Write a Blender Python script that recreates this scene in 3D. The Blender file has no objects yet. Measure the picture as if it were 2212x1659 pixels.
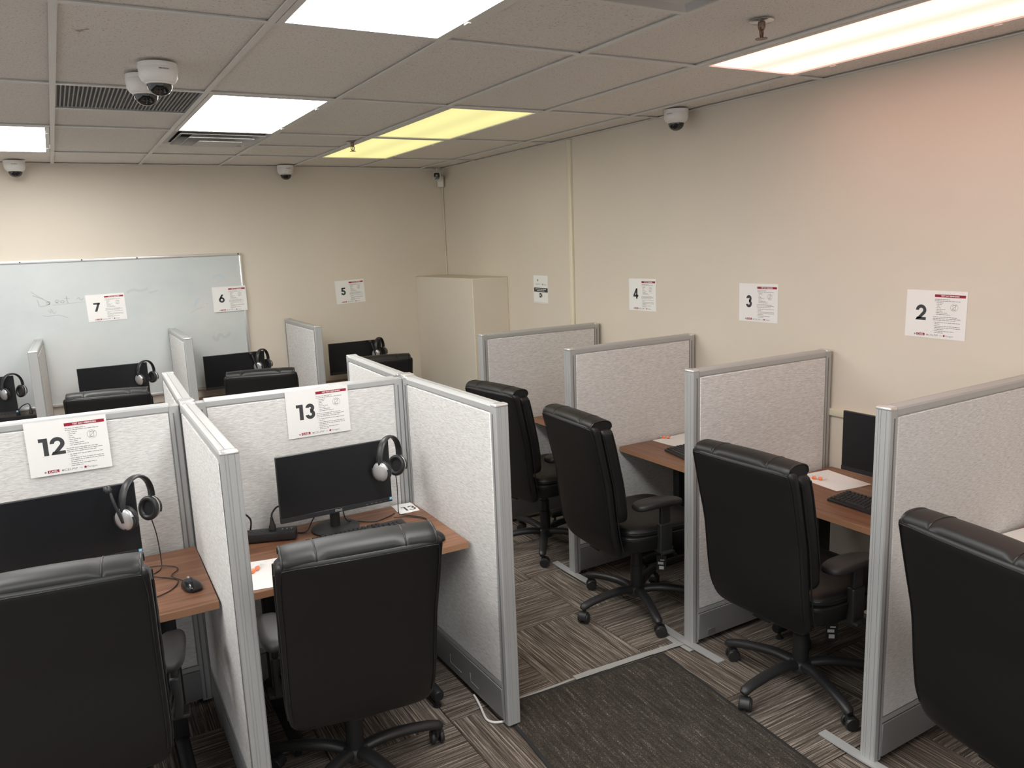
import bpy, bmesh, math, random, re
from mathutils import Vector, Matrix
random.seed(7)
PI = math.pi
R = math.radians
scene = bpy.context.scene
COL = scene.collection

# ------------------------------------------------------------------ camera, world, exposure
H = 2.66            # ceiling height
WX = 3.28           # right wall
BY = 4.39           # back wall
LX = -3.66          # left wall (out of frame)
FY = -4.88          # wall behind the camera (out of frame)
cd = bpy.data.cameras.new('camera')
cam = bpy.data.objects.new('camera', cd)
COL.objects.link(cam)
rt = Vector((0.86370759, -0.50254965, -0.0381189))
fw = Vector((0.48891975, 0.85383494, -0.17867113))
up = Vector((0.12233836, 0.13568253, 0.98317017))
m3 = Matrix((rt, up, -fw)).transposed()
cam.matrix_world = Matrix.Translation((-0.0911, -2.7000, H - 0.72317)) @ m3.to_4x4()
cd.sensor_fit = 'HORIZONTAL'
cd.sensor_width = 36
cd.lens = 1688.32 / 2212 * 36
cd.clip_start = 0.02
scene.camera = cam
w = bpy.data.worlds.new('world')
scene.world = w
w.use_nodes = True
w.node_tree.nodes['Background'].inputs[0].default_value = (0.97, 0.985, 1.0, 1)
w.node_tree.nodes['Background'].inputs[1].default_value = 0.78  # even fill light, added where the left and rear walls are left out
vs = scene.view_settings
vs.view_transform = 'Standard'
vs.look = 'None'
vs.gamma = 1
vs.use_curve_mapping = False
vs.exposure = 0.1
L_WHITE = 16.8
L_YELLOW = 0.86
L_PINK = 2.0

# ------------------------------------------------------------------ materials
MATS = {}
def mat(name, col, rough=0.5, metal=0.0, spec=0.5, emit=None, es=0.0):
    if name in MATS:
        return MATS[name]
    m = bpy.data.materials.new(name)
    m.use_nodes = True
    b = m.node_tree.nodes['Principled BSDF']
    b.inputs['Base Color'].default_value = (*col, 1)
    b.inputs['Roughness'].default_value = rough
    b.inputs['Metallic'].default_value = metal
    b.inputs['Specular IOR Level'].default_value = spec
    if emit:
        b.inputs['Emission Color'].default_value = (*emit, 1)
        b.inputs['Emission Strength'].default_value = es
    MATS[name] = m
    return m
def N(m, t, **kw):
    n = m.node_tree.nodes.new(t)
    for k, v in kw.items():
        setattr(n, k, v)
    return n
def lk(m, a, b):
    m.node_tree.links.new(a, b)
def ramp(m, fac, stops):
    r = N(m, 'ShaderNodeValToRGB')
    e = r.color_ramp.elements
    e[0].position, e[0].color = stops[0][0], (*stops[0][1], 1)
    e[1].position, e[1].color = stops[-1][0], (*stops[-1][1], 1)
    for p, c in stops[1:-1]:
        x = e.new(p)
        x.color = (*c, 1)
    lk(m, fac, r.inputs[0])
    return r.outputs[0]
def coords(m, scale, rnd=False):
    tc = N(m, 'ShaderNodeTexCoord')
    mp = N(m, 'ShaderNodeMapping')
    mp.inputs['Scale'].default_value = scale
    lk(m, tc.outputs['Object'], mp.inputs[0])
    if rnd:
        oi = N(m, 'ShaderNodeObjectInfo')
        mu = N(m, 'ShaderNodeMath', operation='MULTIPLY')
        mu.inputs[1].default_value = 37.0
        lk(m, oi.outputs['Random'], mu.inputs[0])
        cx = N(m, 'ShaderNodeCombineXYZ')
        for i in range(3):
            lk(m, mu.outputs[0], cx.inputs[i])
        lk(m, cx.outputs[0], mp.inputs['Location'])
    return mp.outputs[0]
def noise(m, vec, scale=1.0, detail=2.0, rough=0.5):
    n = N(m, 'ShaderNodeTexNoise')
    n.inputs['Scale'].default_value = scale
    n.inputs['Detail'].default_value = detail
    n.inputs['Roughness'].default_value = rough
    lk(m, vec, n.inputs['Vector'])
    return n.outputs['Fac']
def bump(m, fac, strength=0.2, dist=0.002):
    b = N(m, 'ShaderNodeBump')
    b.inputs['Strength'].default_value = strength
    b.inputs['Distance'].default_value = dist
    lk(m, fac, b.inputs['Height'])
    lk(m, b.outputs[0], BS(m).inputs['Normal'])
def BS(m):
    return m.node_tree.nodes['Principled BSDF']
def setcol(m, out):
    lk(m, out, BS(m).inputs['Base Color'])

# painted wall
M_wall = mat('wall_paint', (0.72, 0.67, 0.60), 0.7, spec=0.25)
v = coords(M_wall, (1, 1, 1))
setcol(M_wall, ramp(M_wall, noise(M_wall, v, 1.3, 3), [(0.3, (0.685, 0.620, 0.525)), (0.7, (0.72, 0.650, 0.552))]))
bump(M_wall, noise(M_wall, v, 260, 2), 0.12, 0.001)
M_trim = mat('cream_plastic', (0.76, 0.71, 0.56), 0.4)
# ceiling tile
M_tile = mat('ceiling_tile', (0.62, 0.57, 0.52), 0.9, spec=0.1)
v = coords(M_tile, (1, 1, 1), True)
n1 = noise(M_tile, v, 130, 3, 0.7)
c1 = ramp(M_tile, n1, [(0.33, (0.42, 0.38, 0.35)), (0.40, (0.77, 0.725, 0.675)), (0.7, (0.83, 0.785, 0.735))])
setcol(M_tile, c1)
bump(M_tile, n1, 0.4, 0.002)
M_grid = mat('grid_enamel', (0.74, 0.72, 0.68), 0.45)
# aluminium painted frame
M_alu = mat('silver_frame', (0.44, 0.445, 0.44), 0.42, 0.2)
M_alud = mat('frame_groove', (0.20, 0.20, 0.20), 0.5, 0.3)
M_cap = mat('bright_cap', (0.72, 0.72, 0.71), 0.25, 0.6)
M_kick = mat('kick_plate_grey', (0.27, 0.27, 0.27), 0.42, 0.25)
# fabric
M_fab = mat('panel_fabric', (0.5, 0.49, 0.47), 0.95, spec=0.1)
v = coords(M_fab, (34, 34, 420), True)
n1 = noise(M_fab, v, 1.0, 4, 0.75)
setcol(M_fab, ramp(M_fab, n1, [(0.32, (0.49, 0.48, 0.465)), (0.50, (0.69, 0.68, 0.665)), (0.68, (0.87, 0.86, 0.845))]))
bump(M_fab, n1, 0.25, 0.001)
# wood laminate
M_wood = mat('walnut_laminate', (0.25, 0.1, 0.05), 0.38)
v = coords(M_wood, (2.2, 45, 45), True)
n1 = noise(M_wood, v, 1.0, 4, 0.6)
setcol(M_wood, ramp(M_wood, n1, [(0.30, (0.125, 0.055, 0.029)), (0.55, (0.225, 0.104, 0.056)), (0.75, (0.31, 0.155, 0.088))]))
M_edge = mat('walnut_edge', (0.34, 0.175, 0.098), 0.45)
# leather and plastics
M_lea = mat('black_leather', (0.0055, 0.0056, 0.006), 0.47, spec=0.50)
v = coords(M_lea, (1, 1, 1))
bump(M_lea, noise(M_lea, v, 420, 2), 0.10, 0.0008)
M_pipe = mat('black_piping', (0.012, 0.012, 0.012), 0.35)
M_blk = mat('black_plastic', (0.02, 0.02, 0.021), 0.42)
M_blkm = mat('black_metal', (0.012, 0.012, 0.013), 0.5)
M_pad = mat('arm_pad', (0.017, 0.016, 0.016), 0.5)
M_scr = mat('screen_glass', (0.012, 0.013, 0.015), 0.28, spec=0.4)
M_bez = mat('bezel_plastic', (0.022, 0.023, 0.026), 0.4)
M_silver = mat('silver_plastic', (0.50, 0.50, 0.50), 0.3, 0.5)
M_white = mat('white_plastic', (0.78, 0.76, 0.72), 0.4)
M_paper = mat('white_paper', (0.86, 0.85, 0.83), 0.8, spec=0.2)
M_ink = mat('dark_ink', (0.045, 0.047, 0.05), 0.7)
M_ink2 = mat('grey_ink', (0.25, 0.24, 0.24), 0.8)
M_red = mat('red_ink', (0.30, 0.008, 0.03), 0.7)
M_rubber = mat('mat_rubber', (0.018, 0.018, 0.018), 0.7)
M_chrome = mat('chrome', (0.6, 0.6, 0.6), 0.2, 0.9)
M_brass = mat('dull_brass', (0.20, 0.13, 0.10), 0.35, 0.8)
M_blue = mat('energy_blue', (0.10, 0.42, 0.68), 0.5)
M_orange = mat('orange_foam', (0.95, 0.20, 0.03), 0.6)
M_film = mat('clear_wrapper', (0.85, 0.8, 0.76), 0.2)
M_film.node_tree.nodes['Principled BSDF'].inputs['Alpha'].default_value = 0.22
M_tape = mat('duct_tape', (0.40, 0.395, 0.38), 0.4, 0.1)
M_bf = mat('vent_dark', (0.03, 0.03, 0.028), 0.8)
M_vent = mat('vent_enamel', (0.56, 0.55, 0.53), 0.5)
M_egg = mat('eggcrate_grey', (0.30, 0.29, 0.28), 0.5)
M_dome = mat('dome_glass', (0.01, 0.01, 0.012), 0.05, spec=0.8)
# carpet
M_carp = mat('carpet_stripe', (0.06, 0.05, 0.04), 1.0, spec=0.05)
v = coords(M_carp, (235, 3.2, 1), True)
n1 = noise(M_carp, v, 1.0, 3, 0.75)
v2 = coords(M_carp, (1, 1, 1), True)
n2 = noise(M_carp, v2, 420, 2, 0.7)
mx = N(M_carp, 'ShaderNodeMath', operation='MULTIPLY_ADD')
mx.inputs[1].default_value = 0.22
lk(M_carp, n2, mx.inputs[0])
lk(M_carp, n1, mx.inputs[2])
setcol(M_carp, ramp(M_carp, mx.outputs[0], [(0.45, (0.042, 0.034, 0.028)), (0.62, (0.125, 0.103, 0.086)), (0.74, (0.33, 0.285, 0.24)), (0.84, (0.60, 0.53, 0.46))]))
bump(M_carp, mx.outputs[0], 0.5, 0.003)
M_carpb = mat('carpet_backing', (0.045, 0.037, 0.031), 1.0, spec=0.05)
# worn mat
M_mat = mat('worn_mat', (0.04, 0.035, 0.03), 0.9, spec=0.1)
v = coords(M_mat, (1, 1, 1))
na = noise(M_mat, v, 230, 3, 0.8)
v = coords(M_mat, (70, 6, 1))
nb = noise(M_mat, v, 1.0, 3, 0.7)
mx = N(M_mat, 'ShaderNodeMath', operation='MULTIPLY_ADD')
mx.inputs[1].default_value = 0.6
lk(M_mat, nb, mx.inputs[0])
lk(M_mat, na, mx.inputs[2])
setcol(M_mat, ramp(M_mat, mx.outputs[0], [(0.58, (0.018, 0.016, 0.014)), (0.80, (0.050, 0.043, 0.036)), (0.98, (0.10, 0.088, 0.072)), (1.06, (0.36, 0.32, 0.27))]))
bump(M_mat, na, 0.5, 0.003)
# whiteboard
M_wb = mat('whiteboard_face', (0.72, 0.77, 0.77), 0.25, spec=0.4)
v = coords(M_wb, (1.6, 1.6, 2.2))
setcol(M_wb, ramp(M_wb, noise(M_wb, v, 1.0, 4, 0.6), [(0.30, (0.55, 0.59, 0.595)), (0.5, (0.60, 0.635, 0.63)), (0.7, (0.655, 0.66, 0.65))]))
M_ghost = mat('ghost_marker', (0.44, 0.43, 0.41), 0.4)
M_smear = mat('ghost_smear', (0.525, 0.545, 0.54), 0.4)
M_ghostb = mat('ghost_marker_blue', (0.50, 0.595, 0.635), 0.4)

def lens_mat(name, col, strength, band):  # bands put the tubes' uneven glow into the lens emission
    m = mat(name, (0.15, 0.15, 0.15), 0.5, emit=col, es=strength)
    tc = N(m, 'ShaderNodeTexCoord')
    sp = N(m, 'ShaderNodeSeparateXYZ')
    lk(m, tc.outputs['Object'], sp.inputs[0])
    a = N(m, 'ShaderNodeMath', operation='MULTIPLY')
    a.inputs[1].default_value = 2 * PI / 0.30
    lk(m, sp.outputs[0], a.inputs[0])
    c = N(m, 'ShaderNodeMath', operation='COSINE')
    lk(m, a.outputs[0], c.inputs[0])
    d = N(m, 'ShaderNodeMath', operation='MULTIPLY_ADD')
    d.inputs[1].default_value = -band * strength
    d.inputs[2].default_value = strength
    lk(m, c.outputs[0], d.inputs[0])
    lk(m, d.outputs[0], BS(m).inputs['Emission Strength'])
    return m
M_lw = lens_mat('lens_white', (1.0, 0.99, 0.965), L_WHITE, 0.03)
M_ly = lens_mat('lens_yellow', (1.0, 0.93, 0.38), L_YELLOW, 0.07)
M_lp = lens_mat('lens_pink', (1.0, 0.52, 0.42), L_PINK, 0.24)
M_lp2 = lens_mat('lens_pink_fill', (1.0, 0.68, 0.58), L_PINK * 1.5, 0.2)  # stronger lens for the unseen fixture added to tint the right wall

# ------------------------------------------------------------------ geometry helpers
def mesh_of(bm, smooth=None):
    me = bpy.data.meshes.new('mesh')
    bmesh.ops.recalc_face_normals(bm, faces=bm.faces)
    bm.to_mesh(me)
    bm.free()
    if smooth:
        for p in me.polygons:
            p.use_smooth = True
        me.set_sharp_from_angle(angle=R(smooth))
    return me
def link(name, me, m=None, parent=None, loc=(0, 0, 0), rot=(0, 0, 0), kind=None):
    o = bpy.data.objects.new(name, me)
    COL.objects.link(o)
    if m is not None and not me.materials:
        me.materials.append(m)
    if parent is not None:
        o.parent = parent
    o.location = loc
    o.rotation_euler = rot
    if kind:
        o['kind'] = kind
    return o
def thing(name, label, cat, loc=(0, 0, 0), rz=0.0, group=None, rot=None):
    o = bpy.data.objects.new(name, None)
    COL.objects.link(o)
    o.empty_display_size = 0.05
    o.location = loc
    o.rotation_euler = rot if rot else (0, 0, rz)
    return tag(o, label, cat, group)
WORDS = {'1': 'one', '2': 'two', '3': 'three', '4': 'four', '5': 'five', '6': 'six', '7': 'seven', '12': 'twelve', '13': 'thirteen'}
def tag(o, label, cat, group=None):
    o['label'] = re.sub(r'\b\d+\b', lambda q: WORDS[q.group()], label)
    o['category'] = cat
    if group:
        o['group'] = group
    return o
def copy_tree(o, parent=None):
    c = o.copy()
    COL.objects.link(c)
    c.parent = parent
    for ch in list(o.children):
        copy_tree(ch, c)
    return c
def add_box(bm, c, s, bevel=0.0, seg=2, rot=None):
    r = bmesh.ops.create_cube(bm, size=1.0)
    vs_ = r['verts']
    M = Matrix.Translation(c) @ (rot.to_4x4() if rot else Matrix.Identity(4)) @ Matrix.Diagonal((*s, 1))
    if bevel > 0:
        bmesh.ops.scale(bm, vec=s, verts=vs_)
        es = list({e for v_ in vs_ for e in v_.link_edges})
        g = bmesh.ops.bevel(bm, geom=es, offset=bevel, segments=seg, profile=0.5, affect='EDGES')
        vv = list({v_ for f in g['faces'] for v_ in f.verts} | {v_ for v_ in vs_ if v_.is_valid})
        M = Matrix.Translation(c) @ (rot.to_4x4() if rot else Matrix.Identity(4))
        bmesh.ops.transform(bm, matrix=M, verts=vv)
    else:
        bmesh.ops.transform(bm, matrix=M, verts=vs_)
    return bm
def box(name, c, s, m, parent=None, bevel=0.0, seg=2, smooth=None, kind=None, rot=None):
    bm = bmesh.new()
    add_box(bm, (0, 0, 0), s, bevel, seg)
    return link(name, mesh_of(bm, smooth or (40 if bevel else None)), m, parent, c, rot or (0, 0, 0), kind)
def add_loft(bm, rings, cap=True, closed=True):
    prev = None
    first = last = None
    for ring in rings:
        vs_ = [bm.verts.new(p) for p in ring]
        if prev:
            n = len(vs_)
            for i in range(n if closed else n - 1):
                j = (i + 1) % n
                bm.faces.new((prev[i], prev[j], vs_[j], vs_[i]))
        else:
            first = vs_
        prev = vs_
    if cap:
        bm.faces.new(first[::-1])
        bm.faces.new(prev)
    return bm
def catmull(pts, n=6):
    P = [Vector(p) for p in pts]
    P = [P[0] * 2 - P[1]] + P + [P[-1] * 2 - P[-2]]
    out = []
    for i in range(1, len(P) - 2):
        a, b, c, d = P[i - 1], P[i], P[i + 1], P[i + 2]
        for k in range(n):
            t = k / n
            out.append(0.5 * ((2 * b) + (c - a) * t + (2 * a - 5 * b + 4 * c - d) * t * t + (3 * b - a - 3 * c + d) * t ** 3))
    out.append(P[-2])
    return out
def add_tube(bm, pts, r, seg=8, closed=False, flat=1.0):
    pts = [Vector(p) for p in pts]
    n = len(pts)
    rad = r if isinstance(r, (list, tuple)) else [r] * n
    rings = []
    nrm = None
    for i in range(n):
        if closed:
            t = pts[(i + 1) % n] - pts[i - 1]
        else:
            t = pts[min(i + 1, n - 1)] - pts[max(i - 1, 0)]
        t.normalize()
        if nrm is None:
            ref = Vector((0, 0, 1)) if abs(t.z) < 0.9 else Vector((1, 0, 0))
            nrm = (ref - t * ref.dot(t)).normalized()
        else:
            nrm = (nrm - t * nrm.dot(t))
            nrm.normalize()
        b = t.cross(nrm)
        rings.append([pts[i] + (nrm * math.cos(2 * PI * k / seg) * flat + b * math.sin(2 * PI * k / seg)) * rad[i] for k in range(seg)])
    if closed:
        rings.append(rings[0])
        prev = [bm.verts.new(p) for p in rings[0]]
        f0 = prev
        for ri in rings[1:-1]:
            cur = [bm.verts.new(p) for p in ri]
            for k in range(seg):
                bm.faces.new((prev[k], prev[(k + 1) % seg], cur[(k + 1) % seg], cur[k]))
            prev = cur
        for k in range(seg):
            bm.faces.new((prev[k], prev[(k + 1) % seg], f0[(k + 1) % seg], f0[k]))
    else:
        add_loft(bm, rings)
    return bm
def tube(name, pts, r, m, parent=None, seg=8, closed=False, flat=1.0, smooth=60):
    bm = bmesh.new()
    add_tube(bm, pts, r, seg, closed, flat)
    return link(name, mesh_of(bm, smooth), m, parent)
def add_lathe(bm, prof, seg=24, M=None):
    rings = []
    for r_, z_ in prof:
        rings.append([Vector((r_ * math.cos(2 * PI * k / seg), r_ * math.sin(2 * PI * k / seg), z_)) for k in range(seg)])
    if M:
        rings = [[M @ p for p in ri] for ri in rings]
    return add_loft(bm, rings)
def lathe(name, prof, m, parent=None, seg=24, loc=(0, 0, 0), rot=(0, 0, 0), smooth=40):
    bm = bmesh.new()
    add_lathe(bm, prof, seg)
    return link(name, mesh_of(bm, smooth), m, parent, loc, rot)
def prism(name, poly, z0, z1, m, parent=None, smooth=30, loc=(0, 0, 0), rot=(0, 0, 0)):
    bm = bmesh.new()
    add_loft(bm, [[Vector((x, y, z0)) for x, y in poly], [Vector((x, y, z1)) for x, y in poly]])
    return link(name, mesh_of(bm, smooth), m, parent, loc, rot)
def srect(w_, d_, n=28, e=4.0):
    """superellipse ring (x,y) of half sizes w_, d_"""
    out = []
    for k in range(n):
        a = 2 * PI * k / n
        c, s = math.cos(a), math.sin(a)
        out.append((w_ * math.copysign(abs(c) ** (2 / e), c), d_ * math.copysign(abs(s) ** (2 / e), s)))
    return out
def interp(tab, x):
    if x <= tab[0][0]:
        return tab[0][1]
    for (a, b), (c, d) in zip(tab, tab[1:]):
        if x <= c:
            t = (x - a) / (c - a)
            t = t * t * (3 - 2 * t) if False else t
            return b + (d - b) * t
    return tab[-1][1]
TXT = {}
def text_mesh(s, height, m, bold=0.0, width=None, shear=0.0, space=1.0):
    key = (s, height, m.name, bold, width, shear)
    if key in TXT:
        return TXT[key]
    cu = bpy.data.curves.new('glyphs', 'FONT')
    cu.body = s
    cu.size = 1.0
    cu.offset = bold
    cu.shear = shear
    cu.space_character = space
    cu.resolution_u = 4
    ob = bpy.data.objects.new('glyphs', cu)
    COL.objects.link(ob)
    dg = bpy.context.evaluated_depsgraph_get()
    me = bpy.data.meshes.new_from_object(ob.evaluated_get(dg))
    bpy.data.objects.remove(ob)
    xs = [v_.co.x for v_ in me.vertices]
    ys = [v_.co.y for v_ in me.vertices]
    sy = height / (max(ys) - min(ys))
    sx = width / (max(xs) - min(xs)) if width else sy
    cx, cy = (max(xs) + min(xs)) / 2, (max(ys) + min(ys)) / 2
    for v_ in me.vertices:
        v_.co = ((v_.co.x - cx) * sx, (v_.co.y - cy) * sy, 0)
    me.materials.clear()
    me.materials.append(m)
    TXT[key] = me
    return me

# ------------------------------------------------------------------ the room
def structure(o):
    o['kind'] = 'structure'
    return o
CX, CY = (LX + WX) / 2, (FY + BY) / 2
SX, SY = WX - LX, BY - FY
floor = structure(box('floor', (CX, CY, -0.058), (SX + 0.2, SY + 0.2, 0.1), M_carpb))
structure(box('wall_right', (WX + 0.05, CY, H / 2), (0.1, SY + 0.2, H + 0.12), M_wall))
structure(box('wall_back', (CX, BY + 0.05, H / 2), (SX, 0.1, H + 0.12), M_wall))
ceiling = structure(box('ceiling', (CX, CY, H + 0.20), (SX + 0.2, SY + 0.2, 0.1), M_bf))
# boxed-in low column in the far corner
box_bm = bmesh.new()
add_box(box_bm, (0, 0, 0), (0.345, 1.20, 1.645), 0.004, 1)
structure(link('wall_boxing', mesh_of(box_bm, 40), M_wall, None, (3.1075, 3.79, 0.8225)))

# carpet tiles, half a metre square, quarter-turned
bm = bmesh.new()
add_box(bm, (0, 0, -0.004), (0.497, 0.497, 0.008), 0.002, 1)
TILE = mesh_of(bm)
TILE.materials.append(M_carp)
xs = [2.10 + 0.5 * k for k in range(-12, 4)]
ys = [-0.01 + 0.5 * k for k in range(-11, 10)]
def cl(a, lo, hi):
    return max(lo, min(hi, a))
for i in range(len(xs) - 1):
    for j in range(len(ys) - 1):
        x0, x1 = cl(xs[i], LX, WX), cl(xs[i + 1], LX, WX)
        y0, y1 = cl(ys[j], FY, BY), cl(ys[j + 1], FY, BY)
        if x1 - x0 < 0.03 or y1 - y0 < 0.03:
            continue
        if x1 < -2.2 or y1 < -2.2:
            continue
        t = bpy.data.objects.new('carpet_tile', TILE)
        COL.objects.link(t)
        t.parent = floor
        q = (i + j) % 2
        t.location = ((x0 + x1) / 2 - CX, (y0 + y1) / 2 - CY, 0.058)
        t.rotation_euler = (0, 0, PI / 2 if q else 0)
        a, b = (x1 - x0) / 0.5, (y1 - y0) / 0.5
        t.scale = (b, a, 1) if q else (a, b, 1)
# the rest of the carpet, outside the picture
for nm, x0, x1, y0, y1 in (('carpet_field', LX, -2.4, FY, BY), ('carpet_field', -2.4, WX, FY, -2.51)):
    o = box(nm, ((x0 + x1) / 2 - CX, (y0 + y1) / 2 - CY, 0.054), (x1 - x0, y1 - y0, 0.008), M_carpb, floor)
    o['kind'] = 'stuff'

# ceiling grid: columns every 0.61 in x, rows every 1.22 in y
GX, GY = 0.61, 1.22
cols = [GX * k for k in range(-6, 6)] + [WX]
rows = [FY] + [GY * k for k in range(-3, 4)] + [BY]
LIGHTS = {}          # (col index k, row start) -> material
for k, y0, mm in ((1, -1.22, M_lw), (1, 1.22, M_lw), (-1, 2.44, M_lw), (3, 1.22, M_ly), (3, 2.44, M_ly), (4, -1.22, M_lp),
                  (1, -3.66, M_lw), (4, -2.44, M_lp2), (-2, 0.0, M_lw), (-2, -2.44, M_lw), (-4, -1.22, M_lw)):  # fixtures on this line are unseen, added to brighten the room
    LIGHTS[(k, round(y0, 2))] = mm
SPLIT = {(0, 1.22): 'egg', (1, 2.44): 'vent', (2, 2.44): 'tiles', (2, -1.22): 'vent_top'}
TC = {}
def tile_mesh(sx, sy):
    key = (round(sx, 3), round(sy, 3))
    if key not in TC:
        b_ = bmesh.new()
        add_box(b_, (0, 0, 0), (sx - 0.010, sy - 0.010, 0.015))
        me = mesh_of(b_)
        me.materials.append(M_tile)
        TC[key] = me
    return TC[key]
CO = Vector((CX, CY, H + 0.20))
def ctile(x0, x1, y0, y1, dz=0.0, rx=0.0, ry=0.0):
    o = link('ceiling_tile', tile_mesh(x1 - x0, y1 - y0), None, ceiling, Vector(((x0 + x1) / 2, (y0 + y1) / 2, H + 0.016 + dz)) - CO, (rx, ry, 0))
    return o
GB = {}
def gbar(x0, x1, y0, y1):
    sx, sy = max(x1 - x0, 0.024), max(y1 - y0, 0.024)
    key = (round(sx, 3), round(sy, 3))
    if key not in GB:
        b_ = bmesh.new()
        add_box(b_, (0, 0, 0), (sx, sy, 0.004))
        add_box(b_, (0, 0, 0.015), (sx if sx > sy else 0.004, sy if sy >= sx else 0.004, 0.028))
        me = mesh_of(b_)
        me.materials.append(M_grid)
        GB[key] = me
    link('grid_bar', GB[key], None, ceiling, Vector(((x0 + x1) / 2, (y0 + y1) / 2, H)) - CO)
def light_fixture(x0, x1, y0, y1, mm, label):
    t = thing('ceiling_light', label, 'ceiling light', ((x0 + x1) / 2, (y0 + y1) / 2, H))
    sx, sy = x1 - x0 - 0.03, y1 - y0 - 0.03
    bm = bmesh.new()
    f = 0.022
    for c, s in (((sx / 2 - f / 2, 0, 0.004), (f, sy, 0.016)), ((-sx / 2 + f / 2, 0, 0.004), (f, sy, 0.016)),
                 ((0, sy / 2 - f / 2, 0.004), (sx - 2 * f, f, 0.016)), ((0, -sy / 2 + f / 2, 0.004), (sx - 2 * f, f, 0.016))):
        add_box(bm, c, s)
    fr = link('door_frame', mesh_of(bm), M_grid, t)
    box('housing', (0, 0, 0.062), (sx, sy, 0.10), M_grid, t)
    lens = box('lens', (0, 0, 0.004), (sx - 2 * f, sy - 2 * f, 0.004), mm, t)
    for yy in (-sy * 0.3, sy * 0.3):
        box('latch', (sx / 2 - f / 2, yy, -0.006), (0.012, 0.03, 0.006), M_grid, fr)
    return t
LAB = {(1, -1.22): 'bright white fluorescent ceiling light beside the grey vent and dome cameras',
       (1, 1.22): 'bright white fluorescent ceiling light touching the dark egg-crate return grille',
       (-1, 2.44): 'bright white fluorescent ceiling light just ahead of the dome camera above the whiteboard',
       (3, 1.22): 'dim yellow fluorescent ceiling light, the one farther from the back wall',
       (3, 2.44): 'dim yellow fluorescent ceiling light next to the back wall and hanging sprinkler',
       (4, -1.22): 'pinkish fluorescent ceiling light along the right wall',
       (1, -3.66): 'added unseen white ceiling light behind the viewer',
       (4, -2.44): 'added unseen pinkish ceiling light behind the viewer',
       (-2, 0.0): 'added unseen white ceiling light over the left side of the room',
       (-2, -2.44): 'added unseen white ceiling light over the left rear of the room',
       (-4, -1.22): 'added unseen white ceiling light at the far left of the room'}
def diffuser(x0, x1, y0, y1, label):
    t = thing('air_diffuser', label, 'air vent', ((x0 + x1) / 2, (y0 + y1) / 2, H))
    s = min(x1 - x0, y1 - y0) - 0.02
    box('backing', (0, 0, 0.09), (s, s, 0.01), M_bf, t)
    for q, (a, b, za, zb) in enumerate(((0.5, 0.44, -0.002, 0.004), (0.43, 0.33, -0.012, 0.030), (0.33, 0.23, -0.024, 0.02), (0.22, 0.0, -0.036, 0.0))):
        bm = bmesh.new()
        ring = lambda h_, z_: [Vector((sx_ * h_ * s, sy_ * h_ * s, z_)) for sx_, sy_ in ((-1, -1), (1, -1), (1, 1), (-1, 1))]
        if b > 0:
            add_loft(bm, [ring(a, za), ring(b, zb), ring(b, zb + 0.003), ring(a, za + 0.004), ring(a, za)], cap=False)
        else:
            add_loft(bm, [ring(a, za), ring(a, za + 0.004), ring(0.02, za + 0.012)])
        link('louvre', mesh_of(bm), M_vent, t)
def eggcrate(x0, x1, y0, y1, label):
    t = thing('return_grille', label, 'air vent', ((x0 + x1) / 2, (y0 + y1) / 2, H))
    sx, sy = x1 - x0 - 0.03, y1 - y0 - 0.03
    box('backing', (0, 0, 0.06), (sx, sy, 0.01), M_bf, t)
    bm = bmesh.new()
    n = 34
    for k in range(n + 1):
        add_box(bm, (-sx / 2 + sx * k / n, 0, 0.012), (0.0055, sy, 0.016))
    link('blade_rows', mesh_of(bm), M_egg, t, kind='stuff')
    bm = bmesh.new()
    for k in range(n + 1):
        add_box(bm, (0, -sy / 2 + sy * k / n, 0.016), (sx, 0.002, 0.012))
    link('cross_blades', mesh_of(bm), M_egg, t, kind='stuff')
for i in range(len(cols) - 1):
    x0, x1 = cols[i], cols[i + 1]
    k = i - 6
    for j in range(len(rows) - 1):
        y0, y1 = rows[j], rows[j + 1]
        key = (k, round(y0, 2))
        if key in LIGHTS:
            light_fixture(x0, x1, y0, y1, LIGHTS[key], LAB[key])
        elif key in SPLIT:
            ym = y0 + 0.61
            kd = SPLIT[key]
            gbar(x0, x1, ym, ym)
            if kd == 'egg':
                eggcrate(x0, x1, y0, ym, 'dark metal egg-crate return air grille in the ceiling')
                ctile(x0, x1, ym, y1)
            elif kd == 'vent':
                diffuser(x0, x1, y0, ym, 'square stepped air diffuser next to the white light near the back wall')
                ctile(x0, x1, ym, y1)
            elif kd == 'vent_top':
                diffuser(x0, x1, y0, ym, 'square stepped air diffuser between the white light and sprinkler')
                ctile(x0, x1, ym, y1)
            else:
                ctile(x0, x1, y0, ym)
                ctile(x0, x1, ym, y1)
        else:
            ctile(x0, x1, y0, y1)
bm = bmesh.new()
for sx_, sy_, rr_, k_ in ((0.0, 0.0, 0.016, 9), (0.022, -0.03, 0.010, 7), (0.010, -0.016, 0.009, 7)):
    ring = [Vector((sx_ + rr_ * (0.7 + 0.3 * math.sin(3.7 * q + rr_ * 900)) * math.cos(2 * PI * q / k_), sy_ + rr_ * 1.3 * (0.7 + 0.3 * math.cos(2.9 * q)) * math.sin(2 * PI * q / k_), 0)) for q in range(k_)]
    bm.faces.new([bm.verts.new(p_) for p_ in ring])
link('water_stain', mesh_of(bm), mat('stain_brown', (0.50, 0.38, 0.32), 0.9), ceiling, Vector((0.077, 0.342, H + 0.0078)) - CO)
for x in cols[1:-1]:
    gbar(x, x, FY, BY)
for y in rows[1:-1]:
    for i in range(len(cols) - 1):
        gbar(cols[i] + 0.012, cols[i + 1] - 0.012, y, y)
structure(box('trim_1', (WX - 0.010, CY, H - 0.001), (0.020, SY, 0.004), M_grid))
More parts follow.
